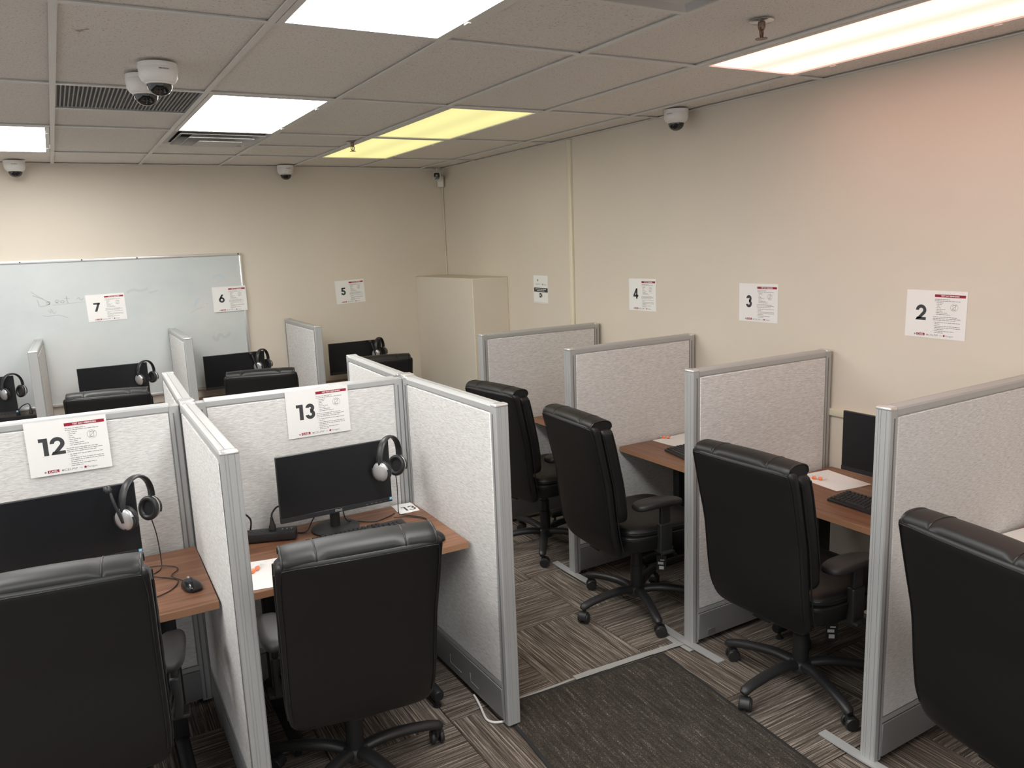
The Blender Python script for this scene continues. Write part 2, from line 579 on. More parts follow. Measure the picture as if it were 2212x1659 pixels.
structure(box('trim_2', (CX, BY - 0.010, H - 0.001), (SX, 0.020, 0.004), M_grid))
# wall raceways
structure(box('trim_3', (WX - 0.010, 2.198, H / 2), (0.020, 0.042, H - 0.01), M_trim, bevel=0.003))
structure(box('trim_4', (WX - 0.011, -1.06, 1.020), (0.022, 1.90, 0.038), M_trim, bevel=0.003))

# ------------------------------------------------------------------ partition panels
PT = 0.058
PH = 1.34
def post_profile(x_end, sgn, wd=0.040):
    """plan outline of an end post, grooves on its outer face"""
    h = PT / 2
    pts = [(x_end - sgn * wd, -h), (x_end - sgn * 0.004, -h), (x_end, -h + 0.004)]
    for gy in (-0.014, 0.006, 0.015):
        pts += [(x_end, gy - 0.0012), (x_end - sgn * 0.0013, gy - 0.0012), (x_end - sgn * 0.0013, gy + 0.0012), (x_end, gy + 0.0012)]
    pts += [(x_end, h - 0.004), (x_end - sgn * 0.004, h), (x_end - sgn * wd, h)]
    return pts if sgn > 0 else pts[::-1]
def panel(A, B, label, feetA=False, feetB=False, capA=True, capB=True, knock=0, plate=False, group=None):
    A, B = Vector((*A, 0)), Vector((*B, 0))
    d = B - A
    L = d.length
    rz = math.atan2(d.y, d.x)
    t = thing('partition_panel', label, 'partition', (A + B) / 2, rz, group)
    h = L / 2
    zb = 0.014
    for sg, cp in ((-1, capA), (1, capB)):
        po = prism('post', post_profile(sg * h, sg), zb, PH - 0.010, M_alu, t, smooth=20)
        # side channel of the post, with dark grooves
        for s in (-1, 1):
            box('side_channel', (sg * (h - 0.024), s * (PT / 2 + 0.0005), (zb + PH - 0.03) / 2), (0.005, 0.002, PH - 0.06), M_alud, po)
        if cp:
            box('corner_cap', (sg * (h - 0.0195), 0, PH - 0.006), (0.041, PT + 0.001, 0.014), M_cap, t, bevel=0.006, seg=3)
        lathe('glide', [(0.006, 0.0), (0.016, 0.0), (0.016, 0.006), (0.005, 0.008), (0.005, 0.03)], M_blk, t, 12, (sg * (h - 0.05), 0, 0.0))
    # top rail, rounded over
    prof = [(-PT / 2, -0.030), (PT / 2, -0.030), (PT / 2, -0.010), (PT / 2 - 0.004, -0.003), (PT / 2 - 0.012, 0.0), (0.009, 0.0015), (0.009, -0.0005), (0.007, -0.0005), (0.007, 0.0016),
            (-0.007, 0.0016), (-PT / 2 + 0.012, 0.0), (-PT / 2 + 0.004, -0.003), (-PT / 2, -0.010)]
    bm = bmesh.new()
    xa, xb = -h + 0.038, h - 0.038
    add_loft(bm, [[Vector((xx, a, PH + b)) for a, b in prof] for xx in (xa, xb)])
    link('top_rail', mesh_of(bm, 25), M_alu, t)
    box('core', (0, 0, (zb + 0.02 + PH - 0.03) / 2), (L - 0.078, PT - 0.012, PH - 0.05 - zb), M_alu, t)
    for s in (-1, 1):
        box('fabric_pad', (0, s * (PT / 2 - 0.004), (0.185 + PH - 0.036) / 2), (L - 0.088, 0.010, PH - 0.036 - 0.185), M_fab, t, bevel=0.003, seg=1)
        box('bottom_rail', (0, s * (PT / 2 - 0.004), 0.172), (L - 0.078, 0.010, 0.020), M_alu, t)
        kp = box('kick_plate', (0, s * (PT / 2 + 0.001), 0.092), (L - 0.080, 0.006, 0.132), M_kick, t, bevel=0.0015, seg=1)
        if knock == s:
            for x0, x1 in ((0.077, -0.030), (-0.118, -0.190)):
                bm = bmesh.new()
                add_box(bm, (x0, s * 0.0034, -0.012), (0.003, 0.0012, 0.042))
                add_box(bm, ((x0 + x1) / 2, s * 0.0034, -0.032), (x0 - x1, 0.0012, 0.003))
                link('knockout_line', mesh_of(bm), M_cap, kp)
        if plate and s == plate:
            box('cover_plate', (-h + 0.12, s * 0.004, -0.04), (0.05, 0.003, 0.028), M_alud, kp, bevel=0.001, seg=1)
    for sg, ft in ((-1, feetA), (1, feetB)):
        if ft:
            bm = bmesh.new()
            rings = []
            for q in range(17):
                u = -1 + q / 8
                yy = u * 0.205
                xx = sg * (h + 0.004 - 0.020 * u * u)
                z_ = 0.006 + 0.012 * (1 - u * u)
                rings.append([Vector((xx - 0.021, yy, max(z_ - 0.006, 0.0008))), Vector((xx + 0.021, yy, max(z_ - 0.006, 0.0008))), Vector((xx + 0.021, yy, z_)), Vector((xx - 0.021, yy, z_))])
            add_loft(bm, rings)
            link('floor_foot', mesh_of(bm, 40), M_alu, t)
    return t
G = 'light grey fabric partition panels'
panel((0.305, -0.255), (0.316, 0.706), 'grey fabric partition panel between the desks under signs 12 and 13')
panel((0.320, 0.770), (0.356, 1.685), 'grey fabric partition panel running toward the whiteboard from the cross joint beside sign 12')
panel((1.300, -0.187), (1.284, 0.674), 'grey fabric partition panel ending beside the dark floor mat', knock=1)
panel((1.286, 0.736), (1.318, 1.600), 'grey fabric partition panel running toward the back wall from the end joint beside sign 13')
panel((-0.66, 0.772), (0.286, 0.740), 'grey fabric partition panel carrying sign 12', capA=False, capB=False)
panel((0.348, 0.738), (1.255, 0.707), 'grey fabric partition panel carrying sign 13', capA=False, capB=False)
# joint posts between the middle panels
for i, (x, y) in enumerate(((0.318, 0.738), (1.285, 0.705))):
    t = thing('joint_post', ('silver square joint post where four partition panels cross', 'silver square joint post where three partition panels meet')[i], 'post', (x, y, 0), R(-2))
    box('column', (0, 0, PH / 2 + 0.004), (0.056, 0.056, PH - 0.016), M_alu, t, bevel=0.002, seg=1)
    box('cap', (0, 0, PH + 0.001), (0.060, 0.060, 0.010), M_cap, t, bevel=0.003)
panel((2.275, -1.085), (3.262, -1.075), 'grey fabric partition panel on a curved foot, between sign 2 and the end chair', feetA=True, plate=False)
panel((2.325, -0.085), (3.262, -0.085), 'grey fabric partition panel taped to the floor between signs 2 and 3', feetA=True, plate=-1)
panel((2.325, 0.895), (3.262, 0.905), 'grey fabric partition panel between signs 3 and 4', feetA=True)
panel((2.305, 1.895), (3.262, 1.885), 'grey fabric partition panel between sign 4 and the low boxed corner')
panel((1.660, 3.405), (1.668, 4.375), 'grey fabric partition panel against the back wall between signs 5 and 6')
panel((0.695, 3.390), (0.700, 4.345), 'grey fabric partition panel in front of the whiteboard between signs 6 and 7')
panel((-0.280, 3.390), (-0.255, 4.345), 'grey fabric partition panel in front of the whiteboard, past sign 7')

# ------------------------------------------------------------------ desks
def make_desk(wd, label, loc, rz):
    """origin: middle of the back edge on the floor, front toward -Y"""
    t = thing('desk', label, 'desk', loc, rz)
    dp = 0.61
    box('desktop', (0, -dp / 2, 0.716), (wd, dp, 0.028), M_wood, t, bevel=0.0015, seg=1)
    box('edge_band', (0, -dp - 0.0008, 0.716), (wd - 0.002, 0.0022, 0.026), M_edge, t)
    for s in (-1, 1):
        x = s * (wd / 2 - 0.155)
        lg = box('leg', (x, -0.27, 0.385), (0.055, 0.085, 0.634), M_blkm, t, bevel=0.004)
        box('support_arm', (0, -0.03, 0.305), (0.045, 0.46, 0.022), M_blkm, lg)
        bm = bmesh.new()
        add_tube(bm, [(0, -0.30, -0.327), (0, -0.29, -0.327), (0, 0.21, -0.327), (0, 0.22, -0.327)], [0.020, 0.026, 0.026, 0.020], 14)
        link('foot_bar', mesh_of(bm, 40), M_blkm, lg)
        for yy in (-0.27, 0.19):
            lathe('glide', [(0.004, 0.0), (0.018, 0.0), (0.018, 0.006), (0.008, 0.012), (0.008, 0.05)], M_blk, lg, 14, (0, yy, -0.385))
    return t
make_desk(0.905, 'walnut laminate desk with black legs beneath sign 13', (0.808, 0.670, 0), R(-0.8))
make_desk(0.900, 'walnut laminate desk with black legs beneath sign 12', (-0.168, 0.690, 0), R(-1.0))
make_desk(0.905, 'walnut laminate desk against the right wall beneath sign 2', (WX - 0.012, -0.582, 0), R(-90))
make_desk(0.905, 'walnut laminate desk against the right wall beneath sign 3', (WX - 0.012, 0.405, 0), R(-90))
make_desk(0.905, 'walnut laminate desk against the right wall beneath sign 4', (WX - 0.012, 1.395, 0), R(-90))
make_desk(0.905, 'walnut laminate desk against the right wall at the end partition past sign 2', (WX - 0.012, -1.575, 0), R(-90))
make_desk(0.905, 'walnut laminate desk against the back wall beneath sign 5', (2.160, BY - 0.012, 0), 0)
make_desk(0.890, 'walnut laminate desk beneath sign 6', (1.180, BY - 0.050, 0), 0)
make_desk(0.880, 'walnut laminate desk against the whiteboard beneath sign 7', (0.218, BY - 0.050, 0), 0)
make_desk(0.890, 'walnut laminate desk against the whiteboard past sign 7', (-0.760, BY - 0.050, 0), 0)

# ------------------------------------------------------------------ office chair
YR = [(0.36, -0.255), (0.42, -0.283), (0.50, -0.310), (0.60, -0.325), (0.69, -0.334), (0.78, -0.345), (0.90, -0.372), (1.00, -0.394), (1.08, -0.415), (1.14, -0.432)]
HW = [(0.36, 0.225), (0.42, 0.238), (0.52, 0.246), (0.65, 0.247), (0.80, 0.247), (0.95, 0.250), (1.08, 0.250)]
def back_loft(z0, z1, off0, off1, inset, rb, rt_, n=26, e=5.0, crown=0.012):
    rings = []
    zc = []
    for k in range(n + 1):
        u = k / n
        zz = z0 + (z1 - z0) * (0.5 - 0.5 * math.cos(PI * u))
        zc.append(zz)
    for zz in zc:
        wd = interp(HW, zz) - inset
        db, dt = zz - z0, z1 - zz
        if db < rb:
            wd -= rb * (1 - math.sqrt(max(0.0, 1 - ((rb - db) / rb) ** 2)))
        if dt < rt_:
            wd -= rt_ * (1 - math.sqrt(max(0.0, 1 - ((rt_ - dt) / rt_) ** 2)))
        hd = (off1 - off0) / 2
        re = min(0.022, hd)
        sh = 1.0
        for dd in (db, dt):
            if dd < re:
                sh = min(sh, 0.35 + 0.65 * math.sqrt(max(0.0, 1 - ((re - dd) / re) ** 2)))
        cy = interp(YR, zz) + (off0 + off1) / 2
        ring = []
        for (a, b) in srect(wd, hd * sh, 40, e):
            ring.append(Vector((a, cy + b + crown * (1.0 - (a / 0.25) ** 2) * (-1 if b < 0 else 1) * (0.6 if b < 0 else 1.0) * sh, zz)))
        rings.append(ring)
    return rings
def make_chair():
    t = thing('office_chair', 'x', 'chair')
    # back: rear shell, front cushion, rolled headrest
    bm = bmesh.new()
    add_loft(bm, back_loft(0.395, 1.084, 0.0, 0.052, 0.0, 0.055, 0.020))
    sh = link('back_shell', mesh_of(bm, 60), M_lea, t)
    bm = bmesh.new()
    add_loft(bm, back_loft(0.575, 1.066, 0.042, 0.124, 0.001, 0.060, 0.03, crown=0.02))
    bc = link('back_cushion', mesh_of(bm, 60), M_lea, t)
    for s in (-1, 1):
        pts = [(s * (interp(HW, z_) + 0.0005), interp(YR, z_) + 0.050, z_) for z_ in [0.43 + 0.04 * q for q in range(16)]]
        tube('piping', pts, 0.0035, M_pipe, sh, 6)
        pts = [(s * 0.10, interp(YR, 0.580) + 0.095, 0.580), (s * 0.19, interp(YR, 0.59) + 0.098, 0.588), (s * 0.232, interp(YR, 0.63) + 0.098, 0.63)]
        pts += [(s * (interp(HW, z_) - 0.002), interp(YR, z_) + 0.106 - 0.02 * max(0, (z_ - 0.95)), z_) for z_ in [0.68 + 0.04 * q for q in range(10)]]
        tube('piping', catmull(pts, 3), 0.0035, M_pipe, bc, 6)
    # stitched seam round the rear face
    sd = [(interp(HW, z_) - 0.012, interp(YR, z_) + 0.0035, z_) for z_ in [0.46 + 0.05 * q for q in range(12)]]
    tp = [(0.232, interp(YR, 1.062) + 0.002, 1.062), (0.218, interp(YR, 1.069) + 0.0, 1.070), (0.12, interp(YR, 1.07) - 0.0055, 1.0715), (0.0, interp(YR, 1.07) - 0.0072, 1.072)]
    half = sd + tp
    tube('seam', catmull(half + [(-a, b, c_) for a, b, c_ in half[-2::-1]], 3), 0.0016, M_pipe, sh, 6)
    # head roll in three sections
    segx = [-0.230, -0.132, 0.132, 0.230]
    cy, cz = interp(YR, 1.08) + 0.066, 1.074
    bm = bmesh.new()
    rings = []
    xs_ = []
    for a, b in zip(segx, segx[1:]):
        nn = 9
        for q in range(nn):
            xs_.append((a + (b - a) * q / (nn - 1), min(q, nn - 1 - q) / ((nn - 1) / 2)))
    for idx, (xx, e_) in enumerate(xs_):
        end = idx in (0, len(xs_) - 1)
        sc = (0.92 if end else (0.975 if e_ == 0 else 1.0 - 0.015 * (1 - e_) ** 2))
        ring = []
        for k in range(24):
            a = 2 * PI * k / 24
            yy = 0.060 * math.copysign(abs(math.cos(a)) ** 0.85, math.cos(a)) * sc
            zz = 0.034 * math.copysign(abs(math.sin(a)) ** 0.85, math.sin(a)) * sc
            if math.sin(a) < 0:
                zz *= 1.1
            ring.append(Vector((xx, cy + yy, cz + zz + 0.006 * (1 - (xx / 0.230) ** 2))))
        rings.append(ring)
    add_loft(bm, rings)
    hr = link('head_roll', mesh_of(bm, 70), M_lea, t)
    for xx in (-0.2295, -0.132, 0.132, 0.2295):
        sc = 0.975 if abs(xx) < 0.2 else 0.93
        pts = [(xx, cy + 0.060 * sc * math.copysign(abs(math.cos(a)) ** 0.85, math.cos(a)), cz + (0.0045 if abs(xx) < 0.2 else 0.0) + 0.034 * sc * math.copysign(abs(math.sin(a)) ** 0.85, math.sin(a))) for a in [PI * (-0.05 + 1.1 * q / 14) for q in range(15)]]
        tube('seam', pts, 0.0026 if abs(xx) < 0.2 else 0.0040, M_pipe, hr, 6)
    # seat: lower bolster and upper cushion
    bm = bmesh.new()
    rings = []
    for q in range(13):
        u = q / 12
        zz = 0.410 + 0.085 * u
        sc = 0.82 + 0.18 * math.sin(PI * min(u * 1.15, 1) * 0.5) if u < 0.87 else 1.0 - 0.25 * ((u - 0.87) / 0.13) ** 2
        rings.append([Vector((a, b + 0.035, zz)) for a, b in srect(0.248 * (1 - (1 - sc) * 0.35), 0.265 * (1 - (1 - sc) * 0.35), 44, 4.5)])
    add_loft(bm, rings)
    sb = link('seat_base', mesh_of(bm, 60), M_lea, t)
    bm = bmesh.new()
    rings = []
    for sc, zz in ((0.90, 0.482), (0.985, 0.488), (1.0, 0.500), (0.985, 0.515), (0.93, 0.529), (0.80, 0.541), (0.6, 0.549), (0.35, 0.553), (0.1, 0.554)):
        rings.append([Vector((a, b + 0.045, zz - (0.03 * max(0, (b - 0.12) / 0.15) ** 2))) for a, b in srect(0.243 * sc, 0.262 * sc, 44, 4.5)])
    add_loft(bm, rings)
    sc_ = link('seat_cushion', mesh_of(bm, 60), M_lea, t)
    tube('piping', [(a, b + 0.035, 0.486) for a, b in srect(0.246, 0.264, 44, 4.5)], 0.004, M_pipe, sb, 6, closed=True)
    tube('piping', [(a, b + 0.045, 0.512 - (0.03 * max(0, (b - 0.12) / 0.15) ** 2)) for a, b in srect(0.2415, 0.2605, 44, 4.5)], 0.0035, M_pipe, sc_, 6, closed=True)
    # mechanism, back bracket, lever
    bm = bmesh.new()
    add_box(bm, (0, 0.0, 0.395), (0.16, 0.24, 0.034), 0.006)
    add_box(bm, (0, -0.14, 0.388), (0.085, 0.24, 0.014), 0.003)
    add_tube(bm, [(0.07, 0.04, 0.388), (0.24, 0.05, 0.380), (0.27, 0.05, 0.376)], [0.005, 0.005, 0.008], 8)
    link('tilt_mechanism', mesh_of(bm, 40), M_blkm, t)
    bm = bmesh.new()
    add_lathe(bm, [(0.030, 0.075), (0.033, 0.085), (0.033, 0.24), (0.029, 0.243), (0.029, 0.31), (0.024, 0.313), (0.024, 0.36), (0.03, 0.385)], 20)
    link('gas_lift', mesh_of(bm, 40), M_blk, t)
    # arms
    for s in (-1, 1):
        bm = bmesh.new()
        add_box(bm, (s * 0.205, -0.005, 0.405), (0.165, 0.07, 0.014), 0.004)
        add_box(bm, (s * 0.252, -0.005, 0.475), (0.034, 0.075, 0.15), 0.008, 3)
        add_box(bm, (s * 0.252, -0.005, 0.575), (0.022, 0.056, 0.16), 0.006, 3)
        add_box(bm, (s * 0.252, -0.01, 0.645), (0.05, 0.14, 0.014), 0.005)
        am = link('arm_post', mesh_of(bm, 40), M_blk, t)
        bm = bmesh.new()
        rings = []
        for sc2, zz in ((0.86, 0.648), (0.97, 0.653), (1.0, 0.662), (0.97, 0.672), (0.88, 0.678), (0.5, 0.681)):
            ring = []
            for a, b in srect(0.049 * sc2, 0.132 * (1 - (1 - sc2) * 0.5), 28, 3.2):
                wv = a * (1.0 - 0.18 * (b / 0.132))
                ring.append(Vector((s * 0.252 + wv + s * 0.010 * (b / 0.132), b - 0.045, zz - 0.012 * (b / 0.132) ** 2)))
            rings.append(ring)
        add_loft(bm, rings)
        link('arm_pad', mesh_of(bm, 50), M_pad, am)
    # five-star base
    lathe('base_hub', [(0.030, 0.070), (0.048, 0.074), (0.050, 0.108), (0.042, 0.120), (0.034, 0.124)], M_blk, t, 24)
    for k in range(5):
        a = R(-90 + 72 * k)
        bm = bmesh.new()
        pts = catmull([(0.02, 0, 0.100), (0.10, 0, 0.113), (0.19, 0, 0.110), (0.285, 0, 0.096), (0.334, 0, 0.082)], 4)
        n = len(pts)
        rr = [0.027 - 0.005 * q / (n - 1) for q in range(n)]
        pts.append(Vector((0.346, 0, 0.076)))
        rr.append(0.014)
        add_tube(bm, pts, rr, 14, flat=0.80)
        sp = link('base_arm', mesh_of(bm, 50), M_blk, t, (0, 0, 0), (0, 0, a))
        bm = bmesh.new()
        ca = R(35 + 47 * k)
        Mx = Matrix.Translation((0.327, 0, 0)) @ Matrix.Rotation(ca, 4, 'Z')
        for s in (-1, 1):
            add_lathe(bm, [(0.010, s * 0.009), (0.025, s * 0.010), (0.0275, s * 0.013), (0.0275, s * 0.021), (0.024, s * 0.026), (0.010, s * 0.027)], 18, Mx @ Matrix.Translation((0.012, 0, 0.0278)) @ Matrix.Rotation(PI / 2, 4, 'X'))
        rings = []
        for yy in (-0.0215, -0.019, 0.019, 0.0215):
            rr_ = 0.026 if abs(yy) > 0.02 else 0.031
            rings.append([Mx @ Vector((0.012 + rr_ * math.cos(b), yy, 0.0285 + rr_ * math.sin(b))) for b in [R(-5 + 130 * q / 10) for q in range(11)]] + [Mx @ Vector((0.012 + 0.012 * math.cos(b), yy, 0.0285 + 0.012 * math.sin(b))) for b in [R(125 - 130 * q / 5) for q in range(6)]])
        add_loft(bm, rings)
        add_tube(bm, [Mx @ Vector((0, 0, 0.035)), Mx @ Vector((0, 0, 0.075))], 0.008, 10)
        link('caster', mesh_of(bm, 40), M_blk, sp)
    return t
CH = make_chair()
TAGGED, SPIN = [], []
def place_chair(x, y, deg, label, tagged=False, spin=0.0, first=[True]):
    c = CH if first[0] else copy_tree(CH)
    first[0] = False
    c.location = (x, y, 0)
    c.rotation_euler = (0, 0, R(deg))
    tag(c, label, 'chair', 'black leather office chairs at the test desks')
    if tagged:
        TAGGED.append(c)
    SPIN.append((c, spin))
    return c
c13 = place_chair(0.664, -0.105, -8.5, 'black leather office chair at the desk under sign 13', spin=25)
place_chair(-0.155, 0.030, -8, 'black leather office chair at the desk under sign 12', spin=20)
place_chair(2.490, -0.605, -88, 'black leather office chair at the desk under sign 2', True, spin=-2)
place_chair(2.379, 0.366, -94, 'black leather office chair at the desk under sign 3', True, spin=1.0)
place_chair(2.440, 1.360, -82, 'black leather office chair at the desk under sign 4', True, spin=-26)
place_chair(2.350, -1.655, -101, 'black leather office chair beside the end partition on the curved foot', spin=-4)
place_chair(0.170, 3.175, -9.5, 'black leather office chair at the desk under sign 7')
place_chair(1.190, 3.320, -15, 'black leather office chair at the desk under sign 6')
place_chair(2.075, 3.370, -10, 'black leather office chair at the desk under sign 5')
for c, sp in SPIN:
    for ch in c.children:
        if ch.name.startswith('base_arm'):
            ch.rotation_euler.z += R(sp)
# the chair under sign thirteen leans back
PV = Vector((0, -0.20, 0.46))
RX = Matrix.Rotation(R(7), 3, 'X')
for ch in c13.children:
    if ch.name.split('.')[0] in ('back_shell', 'back_cushion', 'head_roll'):
        ch.rotation_euler = (R(7), 0, 0)
        ch.location = PV - RX @ PV
# paper tags still hanging under three seats
for c in TAGGED:
    a = box('instruction_tag', (0.07, 0.11, 0.245), (0.05, 0.0015, 0.085), M_blk, c, rot=(0, 0, R(50)))
    tube('tag_string', [(0, 0, 0.042), (0.004, 0.0, 0.10), (0.006, 0.0, 0.168)], 0.001, M_white, a, 5)
    bm = bmesh.new()
    for (xx, zz, sx_, sz_) in ((0.0, -0.025, 0.024, 0.018), (-0.004, 0.0, 0.028, 0.014), (0.004, 0.018, 0.022, 0.006)):
        add_box(bm, (xx, -0.001, zz), (sx_, 0.0006, sz_))
        add_box(bm, (xx, 0.001, zz), (sx_, 0.0006, sz_))
    link('tag_print', mesh_of(bm), M_white, a)

# ------------------------------------------------------------------ notices and numbered signs
PW, PHT = 0.279, 0.213
def rect_mesh(rects, m, z=0.0):
    me = bpy.data.meshes.new('mesh')
    vs_, fs = [], []
    for x0, x1, y0, y1 in rects:
        n = len(vs_)
        vs_ += [(x0, y0, z), (x1, y0, z), (x1, y1, z), (x0, y1, z)]
        fs.append((n, n + 1, n + 2, n + 3))
    me.from_pydata(vs_, [], fs)
    me.materials.append(m)
    return me
def uv(u, v_):
    return ((u - 0.5) * PW, (0.5 - v_) * PHT)
def body_lines():
    rnd = random.Random(3)
    L = [(0.48, 0.73, 0.180), (0.48, 0.89, 0.213)]
    L += [(0.518, e, 0.25 + 0.0345 * q) for q, e in enumerate((0.62, 0.60, 0.565, 0.585, 0.66, 0.615, 0.69, 0.745))]
    L += [(0.47, 0.86, 0.545), (0.47, 0.91, 0.578), (0.47, 0.83, 0.611)]
    L += [(0.50, 0.905, 0.660), (0.50, 0.585, 0.694), (0.50, 0.91, 0.735), (0.50, 0.915, 0.769), (0.50, 0.645, 0.803), (0.50, 0.815, 0.840), (0.50, 0.645, 0.874)]
    out = []
    for a, b, v_ in L:
        x = a
        while x < b - 0.004:
            wd = min(rnd.uniform(0.02, 0.06), b - x)
            (x0, yy), (x1, _) = uv(x, v_), uv(x + wd, v_)
            out.append((x0, x1, yy - 0.0011, yy + 0.0011))
            x += wd + 0.007
    for v_ in (0.660, 0.735, 0.840):
        x0, yy = uv(0.478, v_)
        out.append((x0, x0 + 0.002, yy - 0.001, yy + 0.001))
    for q in range(8):
        x0, yy = uv(0.506, 0.25 + 0.0345 * q)
        out.append((x0, x0 + 0.0015, yy - 0.0007, yy + 0.0007))
    return rect_mesh(out, M_ink2)
SHEET = None
def paper_mesh(wd, ht, curl=0.0, nx=12, ny=10):
    """slightly wavy sheet, thin but with real thickness"""
    bm = bmesh.new()
    f = lambda a, b: curl * (math.sin(3.1 * a + 0.7) * math.cos(2.3 * b) * 0.5 + 0.5 * (a * a) * (b if b > 0 else 0))
    top = [[bm.verts.new(((i / nx - 0.5) * wd, (j / ny - 0.5) * ht, 0.0008 + max(0, f(i / nx * 2 - 1, j / ny * 2 - 1)))) for i in range(nx + 1)] for j in range(ny + 1)]
    bot = [[bm.verts.new((v_.co.x, v_.co.y, v_.co.z - 0.0006)) for v_ in r_] for r_ in top]
    for j in range(ny):
        for i in range(nx):
            bm.faces.new((top[j][i], top[j][i + 1], top[j + 1][i + 1], top[j + 1][i]))
            bm.faces.new((bot[j][i], bot[j + 1][i], bot[j + 1][i + 1], bot[j][i + 1]))
    for i in range(nx):
        bm.faces.new((top[0][i], bot[0][i], bot[0][i + 1], top[0][i + 1]))
        bm.faces.new((top[ny][i], top[ny][i + 1], bot[ny][i + 1], bot[ny][i]))
    for j in range(ny):
        bm.faces.new((top[j][0], top[j + 1][0], bot[j + 1][0], bot[j][0]))
        bm.faces.new((top[j][nx], bot[j][nx], bot[j + 1][nx], top[j + 1][nx]))
    me = mesh_of(bm, 40)
    me.materials.append(M_paper)
    return me
def leaf_mesh(s, m):
    pts = []
    for k in range(16):
        a = PI / 2 + 2 * PI * k / 16
        r_ = s * (1.0 if k % 4 == 0 else (0.55 if k % 2 else 0.78))
        pts.append((r_ * math.cos(a), r_ * math.sin(a), 0))
    me = bpy.data.meshes.new('mesh')
    me.from_pydata(pts, [], [list(range(16))])
    me.materials.append(m)
    return me
def icon_mesh():
    bm = bmesh.new()
    cx, cy = 0, 0
    ring = lambda r_: [Vector((r_ * math.cos(2 * PI * k / 32), r_ * math.sin(2 * PI * k / 32), 0)) for k in range(32)]
    add_loft(bm, [ring(0.0170), ring(0.0160)], cap=False)
    for x0, x1, y0, y1 in ((-0.0070, -0.0060, -0.0115, 0.0115), (0.0060, 0.0070, -0.0115, 0.0115), (-0.0070, 0.0070, 0.0095, 0.0115), (-0.0070, 0.0070, -0.0115, -0.0090)):
        bm.faces.new([bm.verts.new((a, b, 0)) for a, b in ((x0, y0), (x1, y0), (x1, y1), (x0, y1))])
    bm.faces.new([bm.verts.new((a, b, 0)) for a, b in ((-0.0122, -0.0112), (-0.0112, -0.0122), (0.0122, 0.0112), (0.0112, 0.0122))])
    me = mesh_of(bm)
    me.materials.append(M_ink2)
    return me
def digit_polys(ch, w):
    """outline pieces of one heavy geometric numeral in a box one unit high; returns (quads, advance)"""
    q = []
    def rect(x0, y0, x1, y1):
        q.append([(x0, y0), (x1, y0), (x1, y1), (x0, y1)])
    def arc(cx, cy, r_, a0, a1):
        n = max(6, int(abs(a1 - a0) / 9))
        for k in range(n):
            b0, b1 = R(a0 + (a1 - a0) * k / n), R(a0 + (a1 - a0) * (k + 1) / n)
            q.append([(cx + (r_ - w / 2) * math.cos(b0), cy + (r_ - w / 2) * math.sin(b0)), (cx + (r_ + w / 2) * math.cos(b0), cy + (r_ + w / 2) * math.sin(b0)),
                      (cx + (r_ + w / 2) * math.cos(b1), cy + (r_ + w / 2) * math.sin(b1)), (cx + (r_ - w / 2) * math.cos(b1), cy + (r_ - w / 2) * math.sin(b1))])
    if ch == '1':
        rect(0.20, 0, 0.20 + w * 1.1, 1)
        rect(0.0, 1 - w * 0.95, 0.20, 1)
        return q, 0.20 + w * 1.1 + 0.10
    if ch == '2':
        r_ = 0.36 - w / 2
        cy = 1 - r_ - w / 2
        arc(0.36, cy, r_, 180, -42)
        ex, ey = math.cos(R(-42)), math.sin(R(-42))
        q.append([(0.36 + (r_ - w / 2) * ex, cy + (r_ - w / 2) * ey), (0.36 + (r_ + w / 2) * ex, cy + (r_ + w / 2) * ey), (w * 1.2 + 0.08, w * 0.5), (0.0, 0.0)])
        q.append([(0.0, 0.0), (0.72, 0.0), (0.72, w * 0.9), (0.10, w * 0.9)])
        return q, 0.80
    if ch == '3':
        r1 = (0.52 - w) / 2 + 0.02
        r2 = (0.58 - w) / 2 + 0.02
        arc(0.34, 1 - r1 - w / 2, r1, 172, -90)
        arc(0.34, r2 + w / 2, r2, 90, -172)
        return q, 0.74
    if ch == '4':
        rect(0.42, 0, 0.42 + w, 1)
        rect(0.0, 0.19, 0.76, 0.19 + w * 0.88)
        q.append([(0.0, 0.19 + w * 0.6), (w * 1.15, 0.19 + w * 0.6), (0.42 + w, 1.0), (0.42, 1.0)])
        return q, 0.80
    if ch == '5':
        rect(0.13, 1 - w * 0.9, 0.64, 1)
        q.append([(0.07, 0.45), (0.07 + w, 0.52), (0.13 + w, 1.0), (0.13, 1.0)])
        r_ = 0.335 - w / 2
        arc(0.33, r_ + w / 2, r_, 128, -165)
        return q, 0.72
    if ch == '6':
        r_ = 0.34 - w / 2
        arc(0.35, r_ + w / 2, r_, 0, 360)
        q.append([(0.03, 0.42), (0.03 + w * 1.2, 0.50), (0.60, 1.0), (0.60 - w * 1.25, 1.0)])
        return q, 0.74
    rect(0.0, 1 - w * 0.9, 0.68, 1)
    q.append([(0.06, 0.0), (0.06 + w * 1.2, 0.0), (0.68, 1.0), (0.68 - w * 1.25, 1 - w * 0.5)])
    return q, 0.72
def number_mesh(num, h_, w_, m):
    polys, x_ = [], 0.0
    for ch in num:
        pq, adv = digit_polys(ch, w_)
        polys += [[(a + x_, b) for a, b in p_] for p_ in pq]
        x_ += adv
    mx_ = max(a for p_ in polys for a, b in p_)
    me = bpy.data.meshes.new('mesh')
    vs_, fs = [], []
    for p_ in polys:
        fs.append(tuple(range(len(vs_), len(vs_) + len(p_))))
        vs_ += [((a - mx_ / 2) * h_, (b - 0.5) * h_, 0) for a, b in p_]
    me.from_pydata(vs_, [], fs)
    me.materials.append(m)
    return me
LINES, ICON = body_lines(), icon_mesh()
SIGN_SHEET = paper_mesh(PW, PHT, 0.0)
M_paperw = mat('print_white', (0.84, 0.83, 0.81), 0.8)
